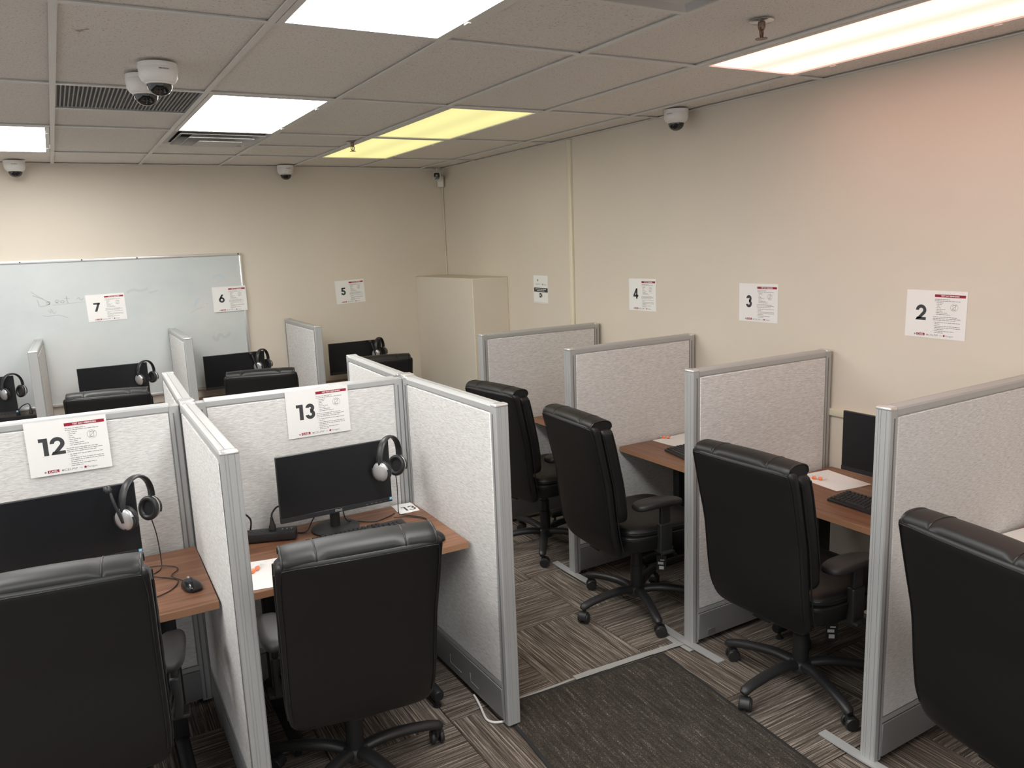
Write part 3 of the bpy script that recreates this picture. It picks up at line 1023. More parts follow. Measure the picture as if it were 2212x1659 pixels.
(hx0, hy0), (hx1, hy1) = uv(0.477, 0.135), uv(0.972, 0.078)
HEAD = rect_mesh([(hx0, hx1, hy0, hy1)], M_red)
(rx0, ry0), (rx1, ry1) = uv(0.205, 0.958), uv(0.345, 0.905)
CAELB = rect_mesh([(rx0, rx1, ry0, ry1)], M_red)
LEAF, LEAF2 = leaf_mesh(0.0052, M_ink2), leaf_mesh(0.0065, M_red)
def number_sign(num, pos, rot, label):
    t = thing('number_sign', label, 'sign', pos, rot=rot, group='numbered reminder signs')
    link('sheet', SIGN_SHEET, None, t)
    z = 0.0012
    link('number', number_mesh(num, 0.0690, 0.215, M_ink), None, t, (*uv(0.26 if len(num) == 1 else 0.30, 0.47), z))
    hb = link('heading_bar', HEAD, None, t, (0, 0, z))
    link('heading_text', text_mesh('TEST DAY REMINDERS', 0.0062, M_paperw, 0.03, 0.082), None, hb, ((hx0 + hx1) / 2, (hy0 + hy1) / 2, 0.0003))
    link('body_text', LINES, None, t, (0, 0, z))
    link('no_phone_icon', ICON, None, t, (*uv(0.80, 0.335), z))
    cb = link('red_logo_box', CAELB, None, t, (0, 0, z))
    link('logo_text', text_mesh('CAEL', 0.0085, M_paperw, 0.015, 0.031), None, cb, ((rx0 + rx1) / 2, (ry0 + ry1) / 2, 0.0003))
    link('leaf_mark', LEAF, None, t, (*uv(0.178, 0.935), z))
    link('leaf_mark', LEAF, None, t, (*uv(0.388, 0.935), z))
    link('logo_text', text_mesh('CELPIP', 0.0085, M_ink2, 0.0, 0.046), None, t, (*uv(0.488, 0.935), z))
    link('logo_text', text_mesh('| by', 0.0075, M_ink2, 0.0, 0.010), None, t, (*uv(0.612, 0.935), z))
    link('leaf_mark', LEAF2, None, t, (*uv(0.665, 0.932), z))
    link('logo_text', text_mesh('Paragon', 0.0095, M_ink2, 0.0, 0.034), None, t, (*uv(0.752, 0.937), z))
    return t
RW = lambda roll=0.0: Matrix(((0, 0, -1), (-1, 0, 0), (0, 1, 0))) @ Matrix.Rotation(R(roll), 3, 'Z')   # on the right wall, facing -X
BW = lambda roll=0.0, yaw=0.0: Matrix.Rotation(R(yaw), 3, 'Z') @ Matrix(((1, 0, 0), (0, 0, -1), (0, 1, 0))) @ Matrix.Rotation(R(roll), 3, 'Z')   # facing -Y
eu = lambda M: M.to_euler()
number_sign('2', (WX - 0.001, -0.632, 1.547), eu(RW(-0.6)), 'white paper sign with the number 2 on the right wall')
number_sign('3', (WX - 0.001, 0.392, 1.551), eu(RW(0.2)), 'white paper sign with the number 3 on the right wall')
number_sign('4', (WX - 0.001, 1.392, 1.558), eu(RW(0.6)), 'white paper sign with the number 4 on the right wall')
number_sign('5', (2.272, BY - 0.001, 1.541), eu(BW(2.0)), 'white paper sign with the number 5 on the bare back wall')
number_sign('6', (1.190, BY - 0.027, 1.548), eu(BW(0.3)), 'white paper sign with the number 6 over the whiteboard edge')
number_sign('7', (0.240, BY - 0.022, 1.546), eu(BW(1.0)), 'white paper sign with the number 7 on the whiteboard face')
number_sign('13', (0.850, 0.686, 1.228), eu(BW(0.3, -2)), 'white paper sign with the number 13 on a grey fabric panel')
number_sign('12', (-0.123, 0.7155, 1.226), eu(BW(0.3, -2)), 'white paper sign with the number 12 on a grey fabric panel')
# portrait notice about recording
t = thing('wall_notice', 'white portrait notice with a dark band and video camera symbol beside the vertical raceway', 'sign', (WX - 0.001, 2.660, 1.551), rot=eu(RW(-0.5)))
link('sheet', paper_mesh(0.216, 0.225, 0.0), None, t)
link('logo_text', text_mesh('CELPIP', 0.011, M_ink2, 0.0, 0.062), None, t, (-0.042, 0.042, 0.0012))
link('logo_text', text_mesh('| by', 0.010, M_ink2, 0.0, 0.012), None, t, (0.012, 0.042, 0.0012))
link('leaf_mark', leaf_mesh(0.008, M_ink), None, t, (0.030, 0.042, 0.0012))
link('logo_text', text_mesh('Paragon', 0.012, M_ink2, 0.0, 0.045), None, t, (0.064, 0.040, 0.0012))
link('leaf_mark', leaf_mesh(0.013, M_ink2), None, t, (-0.042, 0.074, 0.0012))
hb = link('dark_band', rect_mesh([(-0.100, 0.104, -0.020, 0.014)], M_ink), None, t, (0, 0, 0.0012))
link('band_text', rect_mesh([(-0.078 + 0.0265 * q, -0.056 + 0.0265 * q, 0.0005, 0.0062) for q in range(6)] + [(-0.052 + 0.028 * q, -0.028 + 0.028 * q, -0.0125, -0.007) for q in range(4)], M_paperw), None, hb, (0, 0, 0.0003))
ic = link('video_icon', rect_mesh([(-0.020, 0.010, -0.064, -0.028)], M_ink), None, t, (0, 0, 0.0012))
me = bpy.data.meshes.new('mesh')
me.from_pydata([(0.012, -0.050, 0), (0.022, -0.062, 0), (0.022, -0.030, 0), (0.012, -0.042, 0)], [], [(0, 1, 2, 3)])
me.materials.append(M_ink)
link('icon_lens', me, None, ic)
me = bpy.data.meshes.new('mesh')
me.from_pydata([(-0.012, -0.056, 0.0003), (-0.001, -0.046, 0.0003), (-0.012, -0.036, 0.0003)], [], [(0, 1, 2)])
me.materials.append(M_paperw)
link('icon_arrow', me, None, ic)
box('holder_strip', (0.0, -0.106, 0.003), (0.205, 0.012, 0.004), M_film, t)

# ------------------------------------------------------------------ whiteboard
t = thing('whiteboard', 'large smudged whiteboard with aluminium frame on the back wall', 'whiteboard', (0.055, BY, 0.80), rot=(0, 0, 0))
bw, bh = 2.50, 1.125
box('board', (0, -0.010, bh / 2), (bw, 0.018, bh), M_wb, t)
for nm, c, s in (('frame_top', (0, -0.013, bh), (bw + 0.03, 0.026, 0.022)), ('frame_bottom', (0, -0.013, 0), (bw + 0.03, 0.026, 0.022)),
                 ('frame_side', (-bw / 2 - 0.004, -0.013, bh / 2), (0.022, 0.026, bh - 0.022)), ('frame_side', (bw / 2 + 0.004, -0.013, bh / 2), (0.022, 0.026, bh - 0.022))):
    box(nm, c, s, M_cap, t, bevel=0.003)
for xx in (-0.36, 0.055, 0.45, 1.24):
    lathe('screw', [(0.002, 0), (0.006, 0.001), (0.006, 0.003), (0.003, 0.004)], M_blk, t, 10, (xx, -0.026, bh + 0.002), (PI / 2, 0, 0))
bx_, bz_ = -0.055, -0.80
def stroke(pts, wd, m, nm='marker_trace'):
    P = catmull([(a, b, 0) for a, b in pts], 5)
    bm = bmesh.new()
    prev = None
    for i, p_ in enumerate(P):
        d_ = (P[min(i + 1, len(P) - 1)] - P[max(i - 1, 0)]).normalized()
        n_ = Vector((-d_.y, d_.x, 0)) * wd / 2
        cur = [bm.verts.new((p_.x + n_.x + bx_, -0.0196, p_.y + n_.y + bz_)), bm.verts.new((p_.x - n_.x + bx_, -0.0196, p_.y - n_.y + bz_))]
        if prev:
            bm.faces.new((prev[0], prev[1], cur[1], cur[0]))
        prev = cur
    link(nm, mesh_of(bm), m, t)
stroke([(-0.255, 1.672), (-0.20, 1.645), (-0.165, 1.622), (-0.150, 1.606), (-0.165, 1.592), (-0.215, 1.585), (-0.222, 1.610), (-0.228, 1.640)], 0.005, M_ghost)
stroke([(-0.262, 1.700), (-0.225, 1.668), (-0.185, 1.640)], 0.004, M_ghost)
stroke([(-0.172, 1.610), (-0.148, 1.618), (-0.150, 1.600), (-0.172, 1.600)], 0.005, M_ghost)
stroke([(-0.104, 1.606), (-0.085, 1.618), (-0.100, 1.628), (-0.108, 1.612), (-0.090, 1.602)], 0.006, M_ghost)
stroke([(-0.060, 1.622), (-0.075, 1.612), (-0.060, 1.602), (-0.046, 1.612), (-0.060, 1.622)], 0.006, M_ghost)
stroke([(-0.028, 1.655), (-0.028, 1.605), (-0.018, 1.602)], 0.006, M_ghost)
stroke([(-0.046, 1.634), (-0.008, 1.634)], 0.005, M_ghost)
stroke([(-0.13, 1.588), (-0.03, 1.594), (0.09, 1.600)], 0.003, M_ghost)
stroke([(0.04, 1.625), (0.055, 1.635), (0.07, 1.615), (0.085, 1.63)], 0.006, M_ghost)
stroke([(-0.165, 1.55), (-0.150, 1.53), (-0.145, 1.56), (-0.130, 1.525), (-0.115, 1.535)], 0.004, M_ghost)
stroke([(-0.21, 1.515), (-0.17, 1.505), (-0.10, 1.51), (-0.04, 1.485)], 0.004, M_ghost)
stroke([(0.40, 1.655), (0.45, 1.672), (0.50, 1.660), (0.56, 1.676)], 0.020, M_smear)
stroke([(0.56, 1.640), (0.63, 1.655)], 0.014, M_smear)
stroke([(1.07, 1.735), (1.12, 1.755), (1.16, 1.735)], 0.020, M_ghostb)
stroke([(0.90, 1.50), (0.93, 1.56), (0.95, 1.57)], 0.018, M_ghostb)
stroke([(0.86, 1.45), (0.92, 1.480), (0.98, 1.492)], 0.005, M_smear)
stroke([(1.02, 1.24), (1.05, 1.20), (1.08, 1.25), (1.12, 1.22), (1.17, 1.26)], 0.022, M_smear)
for x_, z_ in ((1.00, 1.52), (1.10, 1.50), (1.05, 1.51)):
    stroke([(x_, z_), (x_ + 0.008, z_ + 0.003)], 0.004, M_ghost)

# ------------------------------------------------------------------ electronics on the desks
DZ = 0.7302
def make_monitor(full):
    t = thing('monitor', 'x', 'monitor')
    lathe('stand_base', [(0.098, 0.0), (0.104, 0.002), (0.104, 0.008), (0.098, 0.012), (0.02, 0.017)], M_blk, t, 40)
    nk = lathe('stand_neck', [(0.026, 0.012), (0.022, 0.016), (0.021, 0.10), (0.021, 0.20)], M_blk, t, 20)
    b_ = bmesh.new()
    add_box(b_, (0, 0, 0.0), (0.493, 0.014, 0.284), 0.003, 2)
    add_box(b_, (0, 0.016, -0.02), (0.34, 0.022, 0.19), 0.008, 2)
    add_box(b_, (0, 0.026, -0.06), (0.07, 0.055, 0.07), 0.004, 1)
    hs = link('housing', mesh_of(b_, 40), M_bez, t, (0, -0.056, 0.235))
    box('screen', (0, -0.0072, 0.010), (0.487, 0.002, 0.258), M_scr, hs)
    bz = box('bottom_bezel', (0, -0.0082, -0.1305), (0.491, 0.004, 0.021), M_bez, hs, bevel=0.001, seg=1)
    bd = box('brand_badge', (0, -0.0025, 0.000), (0.030, 0.0015, 0.0085), M_silver, bz)
    link('brand_text', text_mesh('PHILIPS', 0.0042, M_ink, 0.02, 0.025), None, bd, (0, -0.0011, 0), (PI / 2, 0, 0))
    bm = bmesh.new()
    for q in range(5):
        add_box(bm, (0.128 + 0.021 * q, -0.0022, -0.002), (0.009 if q < 4 else 0.003, 0.0004, 0.0016))
    link('button_marks', mesh_of(bm), M_ink2, bz)
    st = box('energy_sticker', (0.2385, -0.0024, 0.004), (0.0125, 0.0006, 0.0125), M_blue, bz)
    box('sticker_print', (0, -0.0005, 0.001), (0.008, 0.0004, 0.005), M_white, st)
    return t
MON = make_monitor(True)
def place_monitor(x, y, deg, label, cable=True, first=[True]):
    c = MON if first[0] else copy_tree(MON)
    first[0] = False
    c.location = (x, y, DZ)
    c.rotation_euler = (0, 0, R(deg))
    tag(c, label, 'monitor', 'black flat monitors on the test desks')
    return c
m13 = place_monitor(0.840, 0.530, 0.5, 'black flat monitor below sign 13 with plain headphones over its corner')
m12 = place_monitor(-0.174, 0.527, 0, 'black flat monitor below sign 12 with a microphone headset over its corner')
place_monitor(3.070, -0.630, -90, 'black flat monitor against the right wall below sign 2')
place_monitor(0.214, 4.155, 0, 'black flat monitor before the whiteboard below sign 7')
place_monitor(1.128, 4.150, 0, 'black flat monitor below sign 6 at the whiteboard edge')
place_monitor(2.180, 4.150, 0, 'black flat monitor below sign 5 on the bare back wall')
place_monitor(-0.690, 4.150, 0, 'black flat monitor at the whiteboard past the partition by sign 7')
for m_, pts in ((m13, [(0.03, -0.02, 0.10), (0.05, 0.0, 0.03), (0.10, 0.02, 0.006), (0.17, -0.03, 0.004), (0.24, -0.01, 0.004), (0.285, 0.02, 0.004)]),
                (m13, [(-0.03, 0.02, 0.12), (-0.08, 0.05, 0.05), (-0.12, 0.03, 0.006), (-0.17, 0.05, 0.005), (-0.20, 0.09, 0.005)]),
                (m12, [(0.05, 0.0, 0.11), (0.07, 0.01, 0.04), (0.11, 0.03, 0.005), (0.14, 0.06, 0.004)]),
                (m12, [(0.07, 0.0, 0.11), (0.09, 0.03, 0.04), (0.16, 0.05, 0.005)])):
    tube('cable', catmull(pts, 6), 0.0026, M_blk, m_, 6)

def make_headset(mic):
    """hangs by its band; local X is the line through both ear cups"""
    t = thing('headset', 'x', 'headphones')
    pts = []
    for q in range(21):
        a = PI * q / 20
        pts.append(Vector((-0.083 * math.cos(a), 0, 0.045 + 0.096 * math.sin(a) ** 0.9)))
    bm = bmesh.new()
    rings = []
    for i, p_ in enumerate(pts):
        d_ = (pts[min(i + 1, 20)] - pts[max(i - 1, 0)]).normalized()
        n_ = Vector((-d_.z, 0, d_.x))
        th = 0.0065 if 4 < i < 16 else 0.0045
        rings.append([p_ + n_ * (th * math.cos(b)) + Vector((0, 0.016 * math.sin(b), 0)) for b in [2 * PI * k / 12 for k in range(12)]])
    add_loft(bm, rings)
    link('headband', mesh_of(bm, 60), M_blk, t)
    for s in (-1, 1):
        Mx = Matrix.Translation((s * 0.067, 0, 0.0)) @ Matrix.Rotation(s * R(8), 4, 'Y') @ Matrix.Rotation(s * PI / 2, 4, 'Y') @ Matrix.Diagonal((1.12, 1, 1, 1))
        bm = bmesh.new()
        add_lathe(bm, [(0.018, -0.002), (0.034, -0.001), (0.040, 0.006), (0.037, 0.014), (0.026, 0.019), (0.010, 0.021)], 28, Mx)
        cup = link('ear_cup', mesh_of(bm, 50), M_silver, t)
        bm = bmesh.new()
        add_lathe(bm, [(0.024, -0.010), (0.028, -0.019), (0.036, -0.020), (0.042, -0.014), (0.042, -0.004), (0.038, 0.001), (0.02, 0.0)], 28, Mx)
        link('ear_pad', mesh_of(bm, 60), M_blk, cup)
        bm = bmesh.new()
        ya = []
        for q in range(13):
            a = R(-20 + 220 * q / 12)
            ya.append(Mx @ Vector((-0.041 * math.sin(a) / 1.12, 0.041 * math.cos(a), 0.010)))
        add_tube(bm, ya, 0.0045, 8)
        add_tube(bm, [Mx @ Vector((-0.036, 0, 0.010)), Vector((s * 0.085, 0, 0.055)), Vector((s * 0.082, 0, 0.070))], [0.007, 0.008, 0.007], 10)
        link('yoke', mesh_of(bm, 50), M_blk, cup)
    if mic:
        bm = bmesh.new()
        P = catmull([(-0.086, 0.0, -0.01), (-0.096, 0.006, 0.03), (-0.102, 0.018, 0.075), (-0.098, 0.030, 0.105)], 5)
        add_tube(bm, P, [0.0060] * (len(P) - 1) + [0.0055], 8)
        bo = link('mic_boom', mesh_of(bm, 60), M_blk, t)
        bm = bmesh.new()
        add_tube(bm, [P[-1], P[-1] + Vector((0, 0.006, 0.006)), P[-1] + Vector((0.001, 0.016, 0.016)), P[-1] + Vector((0.002, 0.022, 0.022))], [0.007, 0.0135, 0.0135, 0.007], 12)
        link('mic_foam', mesh_of(bm, 60), M_blk, bo)
    return t
HP = {False: make_headset(False), True: make_headset(True)}
HPU = {False: False, True: False}
def place_headset(mic, pos, deg, label, cord=None, tilt=(0, 0)):
    c = copy_tree(HP[mic]) if HPU[mic] else HP[mic]
    HPU[mic] = True
    c.location = pos
    c.rotation_euler = (R(tilt[0]), R(tilt[1]), R(deg))
    for ch in list(c.children):
        if ch.name.startswith('cord'):
            bpy.data.objects.remove(ch)
    tag(c, label, 'headphones', 'headphones hung on the monitor corners')
    if cord:
        Mi = (Matrix.Translation(pos) @ c.rotation_euler.to_matrix().to_4x4()).inverted()
        tube('cord', catmull([Mi @ Vector(p_) for p_ in cord], 6), 0.0021, M_blk, c, 6)
    return c
place_headset(False, (1.082, 0.462, 0.977), 38, 'silver and black headphones without a microphone, hung below sign 13',
              [(1.128, 0.515, 0.925), (1.135, 0.525, 0.87), (1.136, 0.53, 0.80), (1.138, 0.535, 0.738), (1.150, 0.51, 0.734), (1.20, 0.44, 0.734), (1.215, 0.40, 0.734)], (0, 4))
place_headset(True, (0.074, 0.460, 0.985), 48, 'silver and black microphone headset hung below sign 12',
              [(0.118, 0.515, 0.94), (0.130, 0.52, 0.87), (0.135, 0.52, 0.78), (0.13, 0.50, 0.736), (0.10, 0.46, 0.734)], (0, 2))
place_headset(False, (0.446, 4.088, 0.980), 40, 'silver and black headphones hung below sign 7, partly above a chair')
place_headset(True, (1.355, 4.084, 0.981), 44, 'silver and black microphone headset hung below sign 6')
place_headset(True, (2.407, 4.084, 0.981), 44, 'silver and black microphone headset hung below sign 5')
place_headset(False, (-0.458, 4.082, 0.981), 40, 'silver and black headphones at the whiteboard past the partition by sign 7')

def make_keyboard():
    t = thing('keyboard', 'x', 'keyboard')
    b_ = bmesh.new()
    prof = [(-0.070, 0.0), (0.070, 0.0), (0.070, 0.020), (0.060, 0.024), (-0.060, 0.013), (-0.070, 0.010)]
    add_loft(b_, [[Vector((x_, a, b)) for a, b in prof] for x_ in (-0.220, 0.220)])
    link('case', mesh_of(b_, 30), M_blk, t)
    bm = bmesh.new()
    for r_ in range(6):
        yy = -0.052 + 0.0198 * r_ + (0.004 if r_ == 5 else 0)
        zz = 0.0150 + 0.0017 * r_
        x_ = -0.212
        blocks = []
        if r_ == 0:
            blocks = [0.024, 0.024, 0.024, 0.112, 0.024, 0.024, 0.024, 0.024, 0, 0.019, 0.019, 0.019, 0, 0.038, 0.019]
        elif r_ == 5:
            blocks = [0.019, 0, 0.019, 0.019, 0.019, 0.019, 0, 0.019, 0.019, 0.019, 0.019, 0.019, 0.019, 0.019, 0.019, 0, 0.019, 0.019, 0.019]
        else:
            blocks = [0.022 + 0.003 * (4 - r_)] + [0.019] * 12 + [0.034 - 0.003 * (4 - r_)] + [0, 0.019, 0.019, 0.019, 0, 0.019, 0.019, 0.019, 0.019]
        for wd in blocks:
            if wd == 0:
                x_ += 0.007
                continue
            if x_ + wd > 0.214:
                break
            rings = []
            for k_, z2 in ((1.0, zz - 0.004), (1.0, zz), (0.76, zz + 0.0062)):
                hw_, hd_ = (wd / 2 - 0.0008) * (1 - (1 - k_) * 0.019 / wd), 0.0088 * k_
                rings.append([Vector((x_ + wd / 2 + a * hw_, yy + b * hd_, z2)) for a, b in ((-1, -1), (1, -1), (1, 1), (-1, 1))])
            add_loft(bm, rings)
            x_ += wd
    k_ = link('keys', mesh_of(bm), M_blk, t, kind='stuff')
    return t
KB = make_keyboard()
def place_keyboard(pos, deg, label, first=[True]):
    c = KB if first[0] else copy_tree(KB)
    first[0] = False
    c.location = pos
    c.rotation_euler = (0, 0, R(deg))
    tag(c, label, 'keyboard', 'black keyboards on the test desks')
place_keyboard((0.885, 0.350, DZ), 1.5, 'black keyboard below sign 13 behind the chair back')
place_keyboard((2.868, -0.690, DZ), -92, 'black keyboard on the right wall desk below sign 2')
place_keyboard((2.822, 0.390, DZ), -101, 'black keyboard on the right wall desk below sign 3')

def make_mouse():
    t = thing('mouse', 'x', 'mouse')
    b_ = bmesh.new()
    rings = []
    for q in range(9):
        u = q / 8
        sc = math.sqrt(max(0.0, 1 - (u * 0.99) ** 2.4))
        zz = 0.002 + 0.034 * u
        if q == 0:
            rings.append([Vector((a * 0.97, b * 0.97, 0.0)) for a, b in srect(0.031, 0.055, 28, 2.7)])
        rings.append([Vector((a * (1 - 0.08 * b / 0.055), b * 1.0 - 0.006 * u, zz)) for a, b in srect(0.031 * sc, 0.055 * sc, 28, 2.7)])
    add_loft(b_, rings)
    link('shell', mesh_of(b_, 60), mat('gloss_black', (0.012, 0.012, 0.013), 0.18), t)
    b_ = bmesh.new()
    add_lathe(b_, [(0.004, -0.0035), (0.0085, -0.003), (0.0085, 0.003), (0.004, 0.0035)], 16, Matrix.Translation((0, 0.026, 0.028)) @ Matrix.Rotation(PI / 2, 4, 'Y'))
    link('scroll_wheel', mesh_of(b_, 40), M_silver, t)
    return t
MS = make_mouse()
m2 = copy_tree(MS)
for o_, pos, dg, lab, cord in ((MS, (0.205, 0.248, DZ), 12, 'black wired mouse on bare walnut below sign 12', [(0.194, 0.303, 0.74), (0.18, 0.34, 0.734), (0.155, 0.40, 0.734), (0.185, 0.455, 0.734), (0.17, 0.50, 0.734), (0.11, 0.54, 0.734), (0.03, 0.53, 0.734)]),
                           (m2, (1.150, 0.165, DZ), 6, 'black wired mouse beside the chair below sign 13', [(1.145, 0.222, 0.74), (1.15, 0.27, 0.734), (1.21, 0.38, 0.734), (1.16, 0.47, 0.734), (1.10, 0.50, 0.734)])):
    o_.location = pos
    o_.rotation_euler = (0, 0, R(dg))
    tag(o_, lab, 'mouse')
    Mi = (Matrix.Translation(pos) @ o_.rotation_euler.to_matrix().to_4x4()).inverted()
    tube('cord', catmull([Mi @ Vector(p_) for p_ in cord], 6), 0.0019, M_blk, o_, 6)
cb = tube('loose_cable', catmull([(0.09, 0.44, 0.7330), (0.14, 0.39, 0.7330), (0.17, 0.345, 0.7330), (0.155, 0.29, 0.7330), (0.12, 0.25, 0.7330), (0.06, 0.22, 0.7330)], 6), 0.0021, M_blk, None, 6)
tag(cb, 'thin black cable lying loose beside the mouse below sign 12', 'cable')

def power_strip(pos, deg, label, plugs):
    t = thing('power_strip', label, 'power strip', pos, R(deg))
    bd = box('body', (0, 0, 0.024), (0.285, 0.062, 0.042), M_blk, t, bevel=0.008, seg=3)
    bm = bmesh.new()
    for q in range(4):
        for dx, dy in ((-0.007, -0.006), (0.007, -0.006), (0.0, 0.008)):
            add_box(bm, (-0.105 + 0.05 * q + dx, dy, 0.0212), (0.004, 0.006, 0.001))
    link('socket_slots', mesh_of(bm), M_bf, bd)
    bm = bmesh.new()
    for q in range(3):
        add_box(bm, (0.086 + 0.018 * q, 0.0, 0.0212), (0.005, 0.014, 0.001))
    link('usb_ports', mesh_of(bm), M_silver, bd)
    for sx_ in (-0.11, 0.11):
        box('rubber_foot', (sx_, 0, 0.0015), (0.02, 0.05, 0.003), M_rubber, t)
    for xx, pts in plugs:
        bm = bmesh.new()
        rings = [[Vector((xx + a * k, b * k, z_)) for a, b in srect(0.014, 0.016, 16, 4)] for k, z_ in ((1.0, 0.0455), (1.0, 0.062), (0.75, 0.070), (0.45, 0.092), (0.35, 0.10))]
        add_loft(bm, rings)
        pl = link('plug', mesh_of(bm, 40), M_blk, t)
        tube('cord', catmull([(xx, 0, 0.098)] + pts, 6), 0.0038, M_blk, pl, 6)
    return t
power_strip((0.535, 0.572, DZ), -20, 'black power strip with two plugs on the desk below sign 13',
            [(-0.088, [(-0.085, 0.0, 0.125), (-0.068, 0.0, 0.130), (-0.045, 0.02, 0.095), (-0.050, 0.045, 0.05), (-0.06, 0.05, 0.02)]),
             (0.045, [(0.050, 0.004, 0.12), (0.075, 0.02, 0.14), (0.12, 0.05, 0.12), (0.16, 0.06, 0.06)])])
power_strip((-0.462, 4.285, DZ), 2, 'black power strip with two plugs at the whiteboard past the partition by sign 7',
            [(0.005, [(0.0, 0.0, 0.115), (-0.03, 0.01, 0.12), (-0.06, 0.03, 0.06)]), (0.088, [(0.085, 0.0, 0.115), (0.07, 0.0, 0.125), (0.03, 0.02, 0.105), (-0.01, 0.03, 0.05)])])

# ------------------------------------------------------------------ paper and small packets on the desks
FLAT = paper_mesh(0.216, 0.279, 0.0015)
def desk_paper(pos, deg, label, me=FLAT):
    o_ = link('paper_sheet', me, None, None, pos, (0, 0, R(deg)))
    return tag(o_, label, 'paper', 'loose white paper on the desks')
desk_paper((3.075, -0.285, DZ), 172, 'blank white paper sheet under an orange packet below sign 2')
desk_paper((3.040, 0.742, DZ), 93, 'blank white paper sheet under an orange packet below sign 3')
desk_paper((3.085, -1.235, DZ), 84, 'blank white paper sheet on the desk past the curved-foot partition')
desk_paper((0.490, 0.212, DZ), -10, 'blank white paper sheet under an orange packet below sign 13')
t = thing('desk_number_card', 'torn white slip with a large printed 13 on the desk', 'card', (1.196, 0.597, DZ), R(-3))
bm = bmesh.new()
edge = [(-0.048, -0.068), (-0.02, -0.066), (0.0, -0.069), (0.02, -0.065), (0.046, -0.066), (0.050, -0.03), (0.047, 0.0), (0.050, 0.03), (0.047, 0.064), (0.0, 0.066), (-0.03, 0.064), (-0.049, 0.067), (-0.047, 0.02), (-0.05, -0.02)]
add_loft(bm, [[Vector((a, b, 0.0003)) for a, b in edge], [Vector((a, b, 0.001)) for a, b in edge]])
link('slip', mesh_of(bm), M_paper, t)
link('number', number_mesh('13', 0.056, 0.15, M_ink), None, t, (0.012, -0.012, 0.0013))
link('printed_rule', rect_mesh([(-0.043, -0.042, -0.064, 0.062)], M_ink2), None, t, (0, 0, 0.0013))
def packet(pos, deg, label):
    t = thing('wrapped_packet', label, 'packet', pos, R(deg), 'orange packets on the desk papers')
    for s in (-1, 1):
        bm = bmesh.new()
        P = [(s * 0.004, 0.0, 0.0075), (s * 0.008, 0, 0.0075), (s * 0.016, s * 0.002, 0.0075), (s * 0.022, s * 0.003, 0.0075), (s * 0.024, s * 0.003, 0.0075)]
        add_tube(bm, P, [0.004, 0.0085, 0.0085, 0.007, 0.004], 12)
        link('orange_foam', mesh_of(bm, 60), M_orange, t)
    bm = bmesh.new()
    rings = []
    for x_, h_, wd in ((-0.045, 0.0006, 0.015), (-0.036, 0.002, 0.010), (-0.028, 0.006, 0.009), (-0.01, 0.0085, 0.0095), (0.01, 0.0085, 0.0095), (0.028, 0.006, 0.009), (0.036, 0.002, 0.010), (0.045, 0.0006, 0.015)):
        rings.append([Vector((x_ + 0.002 * math.sin(5 * k), wd * math.cos(2 * PI * k / 10), 0.0095 + h_ * math.sin(2 * PI * k / 10))) for k in range(10)])
    add_loft(bm, rings)
    link('clear_wrapper', mesh_of(bm, 20), M_film, t)
packet((3.022, -0.240, DZ + 0.0025), -70, 'small orange packet in clear wrapper below sign 2')
packet((2.985, 0.825, DZ + 0.0025), -60, 'small orange packet in clear wrapper below sign 3')
packet((0.436, 0.255, DZ + 0.0025), 35, 'small orange packet in clear wrapper below sign 13')

# ------------------------------------------------------------------ floor things
t = thing('floor_mat', 'dark worn carpet mat with black rubber edges on the aisle floor', 'mat', (1.682, -0.862, 0), R(-4.2))
mw, ml = 0.87, 1.62
bm = bmesh.new()
add_box(bm, (0, 0, 0.0035), (mw, ml, 0.006), 0.002, 1)
link('rubber_edge', mesh_of(bm), M_rubber, t)
box('pile', (0, 0, 0.0055), (mw - 0.03, ml - 0.03, 0.005), M_mat, t, bevel=0.002, seg=1)
def tape(name, pts, wd, label, z=0.0012, grp='grey floor tape'):
    bm = bmesh.new()
    prev = None
    rnd = random.Random(len(label))
    rings = []
    P = [Vector((*p_, 0)) for p_ in pts]
    for i, p_ in enumerate(P):
        d_ = (P[min(i + 1, len(P) - 1)] - P[max(i - 1, 0)]).normalized()
        n_ = Vector((-d_.y, d_.x, 0))
        a, b = wd / 2 * rnd.uniform(0.85, 1.15), wd / 2 * rnd.uniform(0.85, 1.15)
        rings.append([p_ + n_ * a + Vector((0, 0, z - 0.001)), p_ - n_ * b + Vector((0, 0, z - 0.001)), p_ - n_ * b + Vector((0, 0, z + 0.0004)), p_ + n_ * 0.0 + Vector((0, 0, z + 0.003)), p_ + n_ * a + Vector((0, 0, z + 0.0004))])
    add_loft(bm, rings)
    o_ = link(name, mesh_of(bm, 40), M_tape, None)
    return tag(o_, label, 'tape', grp)
N_ = 14
tape('tape_strip', [(1.40 + (1.76 - 1.40) * q / 4, -0.022 - 0.006 * q / 4) for q in range(5)], 0.014, 'narrow grey tape strip on carpet beside the mid partition end')
tape('tape_strip', [(1.70 + (2.318 - 1.70) * q / N_, -0.030 - 0.036 * q / N_) for q in range(N_ + 1)], 0.034, 'wide grey tape strip along the far edge of the dark mat', z=0.0085)
tape('tape_strip', [(2.302, 0.020), (2.304, -0.03), (2.306, -0.09), (2.305, -0.145)], 0.055, 'short grey tape patch crossing at the taped partition foot', z=0.0045)
wc = tube('white_cable', catmull([(1.262, 0.100, 0.006), (1.256, 0.060, 0.006), (1.243, 0.00, 0.006), (1.228, -0.060, 0.006), (1.226, -0.092, 0.006), (1.240, -0.118, 0.006), (1.266, -0.132, 0.006), (1.285, -0.135, 0.006)], 6), 0.0052, M_white, None, 8)
tag(wc, 'white cable looping out under the partition beside the mat', 'cable')

